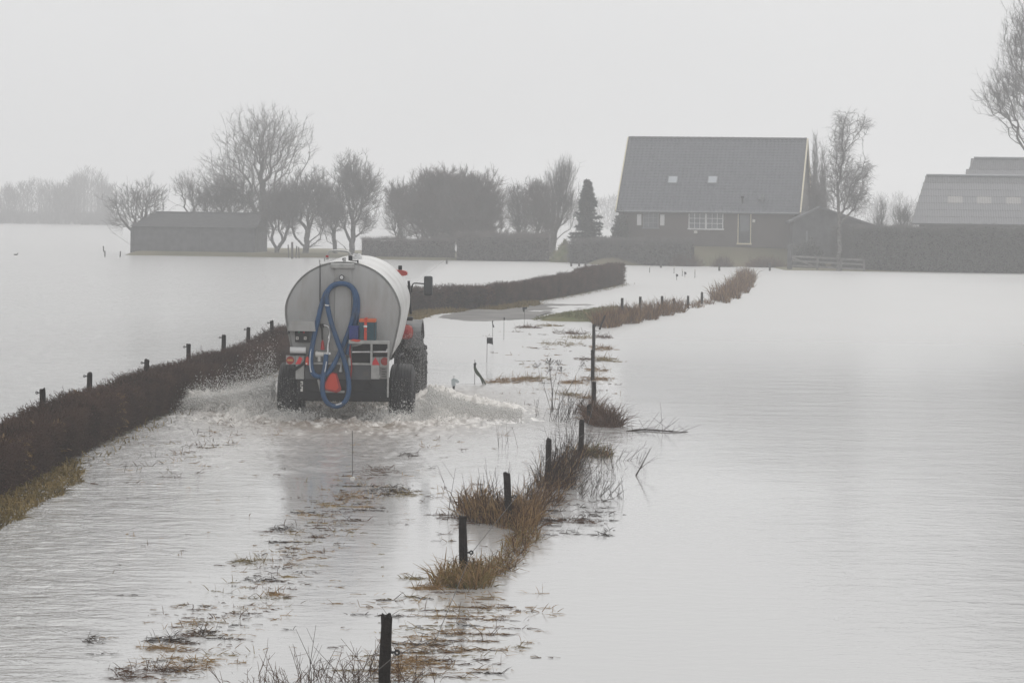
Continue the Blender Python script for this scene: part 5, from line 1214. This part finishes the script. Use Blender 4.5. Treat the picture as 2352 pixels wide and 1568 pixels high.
def stalks(label, spots, n, hts, seed, m='stalk', r=.004, spread=.35, name='dry_stalks', side=3, cat='dry plant', umbel=0, leanx=0):
    rng = np.random.default_rng(seed); c0 = np.array(spots[0][:3]); t = thing(name, label, cat, tuple(c0)); P0 = []
    for s in spots: k = max(2, int(n/len(spots))); P0.append(np.stack([s[0]+s[3]*rng.normal(size=k)*.5, s[1]+s[4]*rng.normal(size=k)*.5, np.full(k, s[2])], 1))
    P0 = np.concatenate(P0)-c0; k = len(P0); D = norm(rng.normal(size=(k, 3))*spread+np.array([leanx, 0, 1.])); D[:, 2] = np.abs(D[:, 2]); L = (hts[0]+(hts[1]-hts[0])*rng.random(k))[:, None]
    P0[:, 2] -= .08
    m1 = P0+D*L*.5; d2 = norm(D+rng.normal(size=D.shape)*.14); e = m1+d2*L*.5; parts = [seg_arrays(P0, m1, r, r*.85), seg_arrays(m1, e, r*.85, r*.4)]
    for j in range(side):
        f = rng.uniform(.25, .95, (k, 1)); st = np.where(f < .5, P0+(m1-P0)*f*2, m1+(e-m1)*(f*2-1)); dd = norm(d2+rng.normal(size=D.shape)*.55); ll = L*rng.uniform(.12, .35, (k, 1)); parts.append(seg_arrays(st, st+dd*ll, r*.6, r*.3))
    if k <= 12:
        for q in range(k):
            mk('stem', *merge([(lambda v, f: (v.reshape(k, -1, 3)[q], f.reshape(k, -1, 4)[0]))(*p_) for p_ in parts]), m, t)
    else: tag(mk('stems', *merge(parts), m, t), kind='stuff')
    if umbel:
        hp = []
        for q in range(k):
            kk = 14; dd = norm(rng.normal(size=(kk, 3))*.9+d2[q]*1.0); s0 = np.repeat(e[q:q+1], kk, 0); hp.append(seg_arrays(s0, s0+dd*umbel, r*.5, r*.5)); hp.append(seg_arrays(s0+dd*umbel, s0+dd*umbel*1.15, r*1.6, r*1.2))
        tag(mk('seed_heads', *merge(hp), m, t), kind='stuff')
    return t
def gs(x, y, rx, ry, z=-.02):  # patch by picture point; radii in metres
    p = gnd(x, y); return (p.x, p.y, z, rx, ry)
tuft('grass_tuft', 'golden drooping grass tuft at the foot of the mirrored fence post', [gs(1080, 1345, .22, .32), gs(1060, 1330, .25, .3), gs(1100, 1325, .16, .4), gs(1030, 1342, .18, .25)], 1050, (.12, .46), 201, ['straw', 'straw_pale', 'olive_grass'], wid=.011, spread=.45, droop=.9)
tuft('grass_tuft', 'small green weed clump in front of the golden tuft', [gs(1062, 1347, .09, .10)], 200, (.05, .13), 202, 'green_grass', wid=.025, spread=.8)
tuft('grass_tuft', 'tall golden grass around the leaning ring insulator post', [gs(1135, 1190, .40, .8), gs(1185, 1200, .30, .9), gs(1090, 1172, .26, .6), gs(1205, 1215, .16, .6)], 1450, (.2, .60), 203, ['straw', 'straw_pale', 'straw_brown'], wid=.011, spread=.33, droop=.55)
tuft('grass_tuft', 'brown matted grass between the knobbed post and grey post', [gs(1240, 1150, .30, 1.0), gs(1275, 1110, .30, 1.2), gs(1300, 1070, .22, .9), gs(1215, 1180, .2, .9)], 1150, (.15, .58), 204, ['straw_brown', 'straw', 'stalk'], wid=.010, spread=.5, droop=.6, leanx=.25)
tuft('grass_tuft', 'low trailing straw bank leading down to the golden tuft', [gs(1185, 1260, .16, .9), gs(1160, 1295, .16, .7), gs(1205, 1235, .2, .7), gs(1140, 1312, .12, .5)], 900, (.08, .28), 205, ['straw', 'straw_brown', 'olive_grass'], wid=.010, spread=.9)
tuft('grass_tuft', 'russet tussock around the short post stump', [gs(1378, 970, .26, 1.2), gs(1400, 975, .22, .9), gs(1360, 955, .18, 1.0)], 1900, (.15, .62), 206, ['straw_brown', 'straw_brown', 'leaf_rust'], wid=.010, spread=.55, droop=.6)
tuft('grass_tuft', 'weedy brown clump at the grey post foot', [gs(1348, 1040, .25, .7), gs(1375, 1045, .25, .6)], 620, (.08, .32), 207, ['straw_brown', 'green_grass', 'straw'], wid=.012, spread=.8)
stalks('brown woody stalks standing between the knobbed and grey posts', [gs(1285, 1090, .3, .9), gs(1310, 1060, .25, .9), gs(1265, 1120, .3, .8)], 170, (.3, .85), 210, side=3, leanx=.25, spread=.35)
stalks('thin dark stems rising through the tall golden grass', [gs(1100, 1195, .35, .4), gs(1150, 1200, .3, .5)], 46, (.3, .85), 211, side=2, spread=.25)
stalks('twiggy wet bush spreading over open water beyond the fence', [gs(1375, 1085, .45, .6), gs(1410, 1060, .4, .6), gs(1340, 1120, .4, .5)], 80, (.15, .55), 212, side=4, spread=.9, leanx=.35)
stalks('drowned spindly branches reaching out from the brown matted grass', [gs(1350, 1140, .3, .4), gs(1385, 1140, .3, .3)], 50, (.2, .6), 213, side=4, spread=.7, leanx=.7, r=.0035)
stalks('dried umbel plant with flat seed heads near the post stack', [gs(1268, 945, .03, .1)], 7, (.85, 1.25), 214, side=2, umbel=.09, spread=.2, r=.005)
stalks('cluster of bare brown shoots between umbel plant and russet tussock', [gs(1290, 968, .25, .5), gs(1315, 950, .22, .5)], 60, (.3, .75), 215, side=2, spread=.28, leanx=.3)
stalks('dry brown weeds along the bottom edge by the nearest post', [gs(700, 1580, .4, .5), gs(790, 1580, .4, .5), gs(850, 1550, .3, .4), gs(620, 1585, .25, .4), gs(905, 1570, .3, .4)], 190, (.15, .45), 216, side=4, spread=.7, m='straw_brown', r=.0035)
stalks('single tall dead stems by the nearest post and water edge', [gs(740, 1580, .25, .3), gs(835, 1575, .2, .3)], 9, (.4, .62), 217, side=2, spread=.35, r=.0035)
stalks('lone crooked stick beyond the fence in calm water', [gs(1452, 1092, .01, .01)], 1, (.55, .6), 218, side=1, spread=.01, leanx=.55, r=.006, name='dead_branch', cat='branch')
stalks('slender leafless stems beside the tanker wake', [gs(1160, 1030, .15, .3), gs(1235, 960, .1, .2)], 12, (.3, .6), 219, side=2, spread=.3, r=.003)
stalks('spindly stems poking up at the near hedge foot', [gs(440, 1000, .3, .5), gs(330, 1050, .2, .3), gs(300, 1085, .2, .3)], 26, (.08, .28), 220, side=3, spread=.8, r=.0035)
def log():
    a, b = gnd(1440, 990), gnd(1580, 992); t = thing('drift_branch', 'half sunk drifting branch with twigs lying beyond the russet tussock', 'branch', (a+b)/2); c = (a+b)/2
    MB().tube(smooth_path([a-c, (a-c)*.4+Vector((0, .2, .02)), (b-c)*.5+Vector((0, -.1, .015)), b-c], 4), [.016]*4+[.013]*5+[.008]*4, 6).build('stem', 'stalk', t)
    rng = np.random.default_rng(3); n = 26; s = rng.random((n, 1)); p = np.array(a-c)+(np.array(b-c)-np.array(a-c))*s; d = norm(rng.normal(size=(n, 3))*np.array([1, .6, .6])+np.array([.8, 0, .8])); l = .1+.45*rng.random((n, 1)); mk('twigs', *seg_arrays(p, p+d*l, .004, .002), 'stalk', t)
log()
# russet brush along the far fence
BR = ['straw_brown', 'leaf_rust', 'straw']
tuft('reed_clump', 'russet brush clump lining the fence beyond the grassy verge', [gs(1395, 745, .5, 2.5), gs(1430, 738, .7, 2.5), gs(1470, 730, .7, 2.5), gs(1510, 722, .6, 2), gs(1545, 715, .5, 2), (3.2, 96, 0, .4, 2)], 3400, (.3, .85), 230, BR, wid=.018, spread=.32, cat='reeds', droop=.4)
tuft('reed_clump', 'farther russet brush clump running towards the farm', [(9.2, 125, 0, .35, 4), (10.1, 132, 0, .4, 5), (11.2, 141, 0, .45, 5), (12.3, 151, 0, .45, 5), (13.3, 161, 0, .4, 4), (14.0, 169, 0, .4, 4)], 2600, (.25, 1.0), 231, BR, wid=.024, spread=.32, cat='reeds', droop=.4)
tuft('reed_clump', 'sparse dry stems between the two russet brush clumps', [gs(1590, 704, .5, 2), gs(1620, 697, .4, 2)], 300, (.15, .5), 232, BR, wid=.018, spread=.4, cat='reeds')
# grass as stuff
def grass_stuff(name, label, P, hts, seed, m, wid, spread=.5, droop=.7):
    rng = np.random.default_rng(seed); k = len(P); D = norm(rng.normal(size=(k, 3))*spread+np.array([0, 0, 1.])); D[:, 2] = np.abs(D[:, 2]); L = hts[0]+(hts[1]-hts[0])*rng.random(k)**1.4
    return tag(mk(name, *blade_arrays(P, D, L, wid*(.6+.8*rng.random(k)), rng, droop), m), label, kind='stuff')
def along(path, n, o0, o1, rng, lo=0, hi=1, z=.0):
    P = np.array([tuple(p) for p in smooth_path(path, 10)]); sl = np.linalg.norm(np.diff(P, axis=0), axis=1); cum = np.concatenate([[0], np.cumsum(sl)]); s = (lo+(hi-lo)*rng.random(n))*cum[-1]
    c = np.stack([np.interp(s, cum, P[:, k]) for k in range(3)], 1); c2 = np.stack([np.interp(np.minimum(s+.2, cum[-1]+1), cum, P[:, k]) for k in range(3)], 1); d = norm(c2-c+1e-6); nr = np.stack([d[:, 1], -d[:, 0], 0*s], 1)
    o = o0+(o1-o0)*rng.random(n); q = c+nr*o[:, None]; q[:, 2] = z; return q, s
rng = np.random.default_rng(77)
q, s = along(HEDGE, 16000, .42, 1.0, rng)
keep = rng.random(len(q)) < np.where(s < 7.3, 1.0, np.where((s > 68) & (s < 90), .9, .10))*(1-.6*(q[:, 0]*0))
q = q[keep & (fbm(q[:, 0]*1.5, q[:, 1]*.8, 3) > .36)]
grass_stuff('hedge_grass', 'olive grass growing along the hedge foot', q, (.04, .20), 78, 'olive_grass', .016)
q, s = along(HEDGE, 7000, .42, 1.35, rng, .52, .72); q = q[fbm(q[:, 0]*1.2, q[:, 1]*.5, 3) > .40]
grass_stuff('hedge_grass', 'tufty olive grass under the far hedge by the bare lane', q, (.08, .32), 81, 'olive_grass', .024)
p0 = gnd(0, 1165); n = 6500; qq = np.stack([rng.uniform(-7.0, -5.7, n), rng.uniform(33, 43, n), np.zeros(n)], 1)
lim = np.interp(qq[:, 1], [33, 35, 37, 39, 41, 43], [-6.1, -6.05, -5.95, -5.95, -6.2, -6.5])+(fbm(qq[:, 0]*2, qq[:, 1], 3)-.5)*.5
qq = qq[qq[:, 0] < lim]; grass_stuff('verge_grass', 'yellowed matted grass verge beneath the near hedge', qq, (.05, .20), 79, 'olive_grass', .016, .8)
n = 5200; t_ = rng.random(n); cx = np.interp(t_, [0, .33, .66, 1], [1.75, 2.4, 3.0, 4.2]); cy = np.interp(t_, [0, .33, .66, 1], [99.3, 101.8, 104.5, 109.5]); w = rng.uniform(-1, 1, n)
qq = np.stack([cx+w*1.0, cy-w*.5, .18*(1-w*w)], 1); grass_stuff('verge_grass', 'short green grass on the raised lane verge', qq, (.05, .2), 80, 'green_grass', .022, .9)

# floating straw and grass tips in bands and rafts
def debris():
    rng = np.random.default_rng(90); groups = {'straw': [], 'straw_brown': [], 'olive_grass': [], 'stalk': [], 'straw_pale': []}
    keys = list(groups)
    def raft(x, y, rx, ry, n, ups=.25, ln=(.04, .16), mats_=None):
        """flat raft: radii in metres across and in depth"""
        p = gnd(x, y); k = mats_ or rng.choice(keys, p=[.3, .34, .16, .12, .08])
        a = rng.random(n)*6.283; r_ = rng.random(n)**.7
        P = np.stack([p.x+rx*r_*np.cos(a), p.y+ry*r_*np.sin(a), np.full(n, .004)], 1)
        D = norm(np.stack([rng.normal(size=n)*1.0, rng.normal(size=n)*.6, np.abs(rng.normal(size=n))*np.where(rng.random(n) < ups, .8, .06)], 1)); L = ln[0]+(ln[1]-ln[0])*rng.random(n)
        groups[k].append(blade_arrays(P, D, L, np.full(n, .0065)*(p.y/35)**.5*(.6+.9*rng.random(n)), rng, .25))
    # the drowned verge: band of rafts from the bottom of the picture towards the tanker
    band = [(330, 1560, 110), (400, 1500, 130), (500, 1430, 130), (590, 1350, 120), (660, 1280, 100), (730, 1210, 100), (800, 1150, 90), (860, 1100, 70)]
    for i in range(330):
        f = rng.random()**.8*(len(band)-1); j = int(f); u = f-j; a, b = band[j], band[min(j+1, len(band)-1)]
        x = a[0]+(b[0]-a[0])*u+rng.normal()*(a[2]+(b[2]-a[2])*u)*.5; y = a[1]+(b[1]-a[1])*u+rng.normal()*26
        big = rng.random() < .14
        raft(x, y, rng.uniform(.06, .2)*(1.6 if big else 1), rng.uniform(.02, .10)*(1.3 if big else 1), int(rng.integers(3, 10)*(5 if big else 1)), .22, (.025, .12))
    for (x, y, rx, ry, n) in [(895, 1128, .3, .7, 160), (925, 1135, .25, .45, 90), (800, 1140, .2, .5, 90), (870, 1080, .3, .7, 110), (940, 1045, .2, .5, 60), (640, 1365, .14, .22, 60), (660, 1325, .1, .1, 24), (655, 1215, .16, .22, 50), (575, 1290, .2, .35, 110), (600, 1332, .2, .2, 50), (345, 1540, .35, .25, 160), (390, 1470, .22, .25, 120), (370, 1488, .22, .12, 90), (420, 1535, .25, .2, 90), (300, 1555, .2, .2, 80), (480, 1455, .16, .15, 50), (215, 1470, .12, .3, 40), (480, 1520, .3, .2, 70)]: raft(x, y, rx, ry, n, .35)
    # straw lines round the nearest posts
    for i in range(150):
        y = rng.uniform(1360, 1565); x = rng.normal(1010+(1460-y)*.35, 95); raft(x, y, rng.uniform(.05, .3), rng.uniform(.02, .07), rng.integers(4, 20), .2)
    for (x, y, rx, ry, n) in [(950, 1520, .26, .35, 240), (905, 1540, .2, .3, 140), (985, 1350, .22, .2, 150), (950, 1328, .14, .1, 60), (1030, 1415, .3, .06, 70), (1090, 1395, .3, .1, 60), (1060, 1455, .35, .05, 70), (1080, 1492, .5, .04, 60), (965, 1480, .3, .05, 60)]: raft(x, y, rx, ry, n, .25, mats_='straw_pale' if n > 120 else None)
    # wet rafts both sides of the post stack
    for (x, y, rx, ry, n) in [(1215, 752, .45, .9, 200), (1265, 748, .4, 1.0, 130), (1310, 765, .6, 1.4, 200), (1290, 790, .7, 1.2, 160), (1335, 775, .5, 1.2, 160), (1385, 800, .35, 1.2, 200), (1385, 825, .3, 1, 150), (1350, 825, .4, .6, 80), (1190, 872, .55, .9, 260), (1150, 878, .35, .5, 90), (1230, 868, .4, .6, 110), (1320, 878, .35, .6, 170), (1370, 870, .4, .7, 160), (1345, 912, .25, .5, 80), (1300, 905, .3, .5, 80), (1390, 775, .3, 1.0, 120), (1375, 850, .3, .8, 100), (1410, 830, .3, .4, 40)]: raft(x, y, rx, ry, n, .45, (.06, .26), rng.choice(['straw_brown', 'straw', 'olive_grass']))
    for i in range(70): raft(rng.normal(1270, 70), rng.uniform(750, 960), rng.uniform(.05, .3), rng.uniform(.05, .3), rng.integers(3, 12), .3)
    # beyond the fence
    for i in range(46): raft(rng.uniform(1230, 1400), rng.uniform(1150, 1230), rng.uniform(.05, .25), rng.uniform(.03, .1), rng.integers(4, 16), .35, mats_='stalk')
    for (x, y, rx, ry, n) in [(1285, 1195, .4, .15, 120), (1340, 1200, .3, .12, 70), (1260, 1200, .2, .3, 60), (1100, 1200, .3, .3, 90), (1040, 1190, .25, .2, 60), (1020, 1182, .2, .15, 40)]: raft(x, y, rx, ry, n, .35, mats_='straw_brown')
    # along the lane edge by the hedge, scattered specks
    for i in range(60): y = rng.uniform(960, 1120); raft(rng.normal(560-(y-960)*1.4, 60), y, rng.uniform(.04, .25), rng.uniform(.03, .12), rng.integers(3, 12), .5)
    for i in range(160): y = rng.uniform(1000, 1560); raft(rng.uniform(250, 1150), y, .05, .05, rng.integers(1, 4), .35, (.03, .1))
    for i in range(40): y = rng.uniform(1000, 1250); raft(rng.normal(1000, 90), y, .1, .1, rng.integers(3, 8), .5)
    tag_l = {'straw': 'straw coloured grass litter floating in drifts on the flooded verge', 'straw_brown': 'brown grass litter floating in drifts on the flooded verge', 'olive_grass': 'olive grass tips just breaking the flood surface', 'stalk': 'dark twig litter floating on the flood', 'straw_pale': 'pale straw rafts floating round the nearest posts'}
    for k, v in groups.items():
        if v: tag(mk('floating_litter', *merge(v), k), tag_l[k], kind='stuff')
debris()

# ------------------------------------------------------------------ spray
def spray():
    rng = np.random.default_rng(95); P = []; Sz = []
    def cloud(n, fx, size):
        p = fx(n); P.append(p); Sz.append(size[0]+(size[1]-size[0])*rng.random(len(p))**3)
    def left(n):
        t = rng.random(n)**1.2; x = TX-1.35-t*2.5; y = TY+.8+t*1.9+rng.normal(size=n)*.45; hmax = 1.0*np.exp(-t*1.5)*(1+.3*rng.normal(size=n)); z = np.abs(hmax)*rng.random(n)**1.7; return np.stack([x, y, z], 1)
    def leftlow(n):
        t = rng.random(n)**1.1; x = TX-1.35-t*2.3; y = TY+.6+t*1.9+rng.normal(size=n)*.4; z = .62*np.exp(-t*1.4)*rng.random(n)**1.2; return np.stack([x, y, z], 1)
    def right(n):
        t = rng.random(n)**1.3; x = TX+1.5+t*1.8; y = TY+1.6+rng.normal(size=n)*.8; z = (.44*np.exp(-t*1.5))*rng.random(n)**1.5; return np.stack([x, y, z], 1)
    def under(n):
        return np.stack([TX+rng.uniform(-.9, .9, n), TY+.6+rng.uniform(0, 1.5, n), .42*rng.random(n)**1.3], 1)
    def tractor_(n):
        return np.stack([TX+1.1+rng.normal(size=n)*.28, TY+5.3+rng.normal(size=n)*.35, 1.35*rng.random(n)**1.4], 1)
    def back(n):
        s = np.where(rng.random(n) < .5, -1.06, 1.06); return np.stack([TX+s+rng.normal(size=n)*.16, TY-.12+rng.normal(size=n)*.06-.1*rng.random(n), .15+.62*rng.random(n)**2.4], 1)
    def mounds(n):
        s = np.where(rng.random(n) < .5, -1.03, 1.03); return np.stack([TX+s+rng.normal(size=n)*.34, TY-.42+rng.normal(size=n)*.3, np.abs(.06+.07*rng.normal(size=n))], 1)
    def sides(n):
        s = np.where(rng.random(n) < .5, -1.55, 1.6); return np.stack([TX+s+rng.normal(size=n)*.25, TY+.2+rng.normal(size=n)*.4, .36*rng.random(n)**1.6], 1)
    cloud(34000, left, (.0025, .009)); cloud(40000, leftlow, (.004, .018)); cloud(34000, right, (.003, .016)); cloud(5000, under, (.003, .014)); cloud(5000, tractor_, (.002, .0045)); cloud(1400, back, (.002, .0045)); cloud(7000, mounds, (.003, .014)); cloud(9000, sides, (.003, .014))
    P = np.concatenate(P); Sz = np.concatenate(Sz); n = len(P)
    tv = np.array([(1, 1, 1), (1, -1, -1), (-1, 1, -1), (-1, -1, 1)])/1.2
    V = P[:, None, :]+tv[None]*Sz[:, None, None]*rng.choice([-1, 1], (n, 1, 3))*(.7+.6*rng.random((n, 1, 3)))
    Fq = (np.arange(n)*4)[:, None, None]+np.array([[0, 1, 2], [0, 3, 1], [0, 2, 3], [1, 3, 2]])[None]
    tag(mk('spray', V.reshape(-1, 3), Fq.reshape(-1, 3), 'spray'), 'white water spray thrown up by the tanker and tractor wheels', kind='stuff')
spray()

def plume(label, pts, seed):
    """closed drift of fine spray: cross-sections (x, y, half width, height) along its run"""
    rng = np.random.default_rng(seed); P = smooth_path([(a, b, 0) for a, b, c, d in pts], 5); k = len(P); tt = np.linspace(0, 1, k); w = np.interp(tt, np.linspace(0, 1, len(pts)), [p[2] for p in pts]); h = np.interp(tt, np.linspace(0, 1, len(pts)), [p[3] for p in pts])
    n = 18; V = []; Fc = []
    for i, p in enumerate(P):
        d = (P[min(i+1, k-1)]-P[max(i-1, 0)]).normalized(); nr = Vector((d.y, -d.x, 0))
        for j in range(n):
            a = 2*math.pi*j/n; f = 1+.35*(float(fbm(np.array([i*.55+seed]), np.array([a*1.4]), 3)[0])-.5)*2
            q = p+nr*(math.cos(a)*w[i]*f); V.append((q.x, q.y, max(-.05, math.sin(a)*h[i]*f)))
    for i in range(k-1):
        for j in range(n): Fc.append((i*n+j, i*n+(j+1) % n, (i+1)*n+(j+1) % n, (i+1)*n+j))
    Fc.append(tuple(range(n))[::-1]); Fc.append(tuple(range((k-1)*n, k*n)))
    mb = MB(); mb.v = V; mb.f = Fc; tag(mb.build('spray_mist', 'spray_mist'), label, kind='stuff')
plume('misty white spray drifting from the tanker wheel to the hedge', [(TX-1.38, TY+.5, .2, .42), (TX-1.7, TY+.9, .45, .66), (TX-2.3, TY+1.5, .55, .46), (TX-2.9, TY+2.1, .5, .26), (TX-3.5, TY+2.6, .2, .06)], 1)
plume('misty brown white spray beside the tractor wheels', [(TX+1.45, TY+1.6, .3, .3), (TX+1.8, TY+2.2, .6, .36), (TX+2.3, TY+2.2, .6, .24), (TX+2.8, TY+2.1, .5, .12), (TX+3.3, TY+2.0, .3, .05)], 2)

# a duck far out on the water
def duck():
    p = gnd(36, 586); t = thing('duck', 'tiny dark duck swimming far out on the open flood', 'duck', p)
    V = MB(); V.tube(smooth_path([(-.30, 0, .10), (-.2, 0, .10), (0, 0, .08), (.18, 0, .09), (.26, 0, .16), (.28, 0, .27), (.33, 0, .30), (.40, 0, .28)], 3), [.02, .04, .06, .08, .10, .115, .12, .12, .11, .10, .085, .07, .055, .05, .05, .055, .06, .05, .04, .03, .02, .015], 8); V.build('body', 'rag_black', t, smooth=True); t.scale = (.5, .5, .5)
    MB().tube([(.40, 0, .28), (.46, 0, .27)], [.02, .008], 6).build('bill', 'amber_lens', t)
duck()

# ------------------------------------------------------------------ haze
def haze():
    m = bpy.data.materials.new('haze'); m.use_nodes = True; nt = m.node_tree; nt.nodes.clear()
    o = nt.nodes.new('ShaderNodeOutputMaterial'); v = nt.nodes.new('ShaderNodeVolumePrincipled')
    v.inputs['Color'].default_value = (.985, .988, .995, 1); v.inputs['Density'].default_value = HAZE; v.inputs['Anisotropy'].default_value = .35
    nt.links.new(v.outputs[0], o.inputs['Volume'])
    b = MB().box(-600, 600, -50, 1460, -1.8, 24).build('haze', m); b['kind'] = 'stuff'; b['label'] = 'pale winter mist hanging over the flood'
haze()
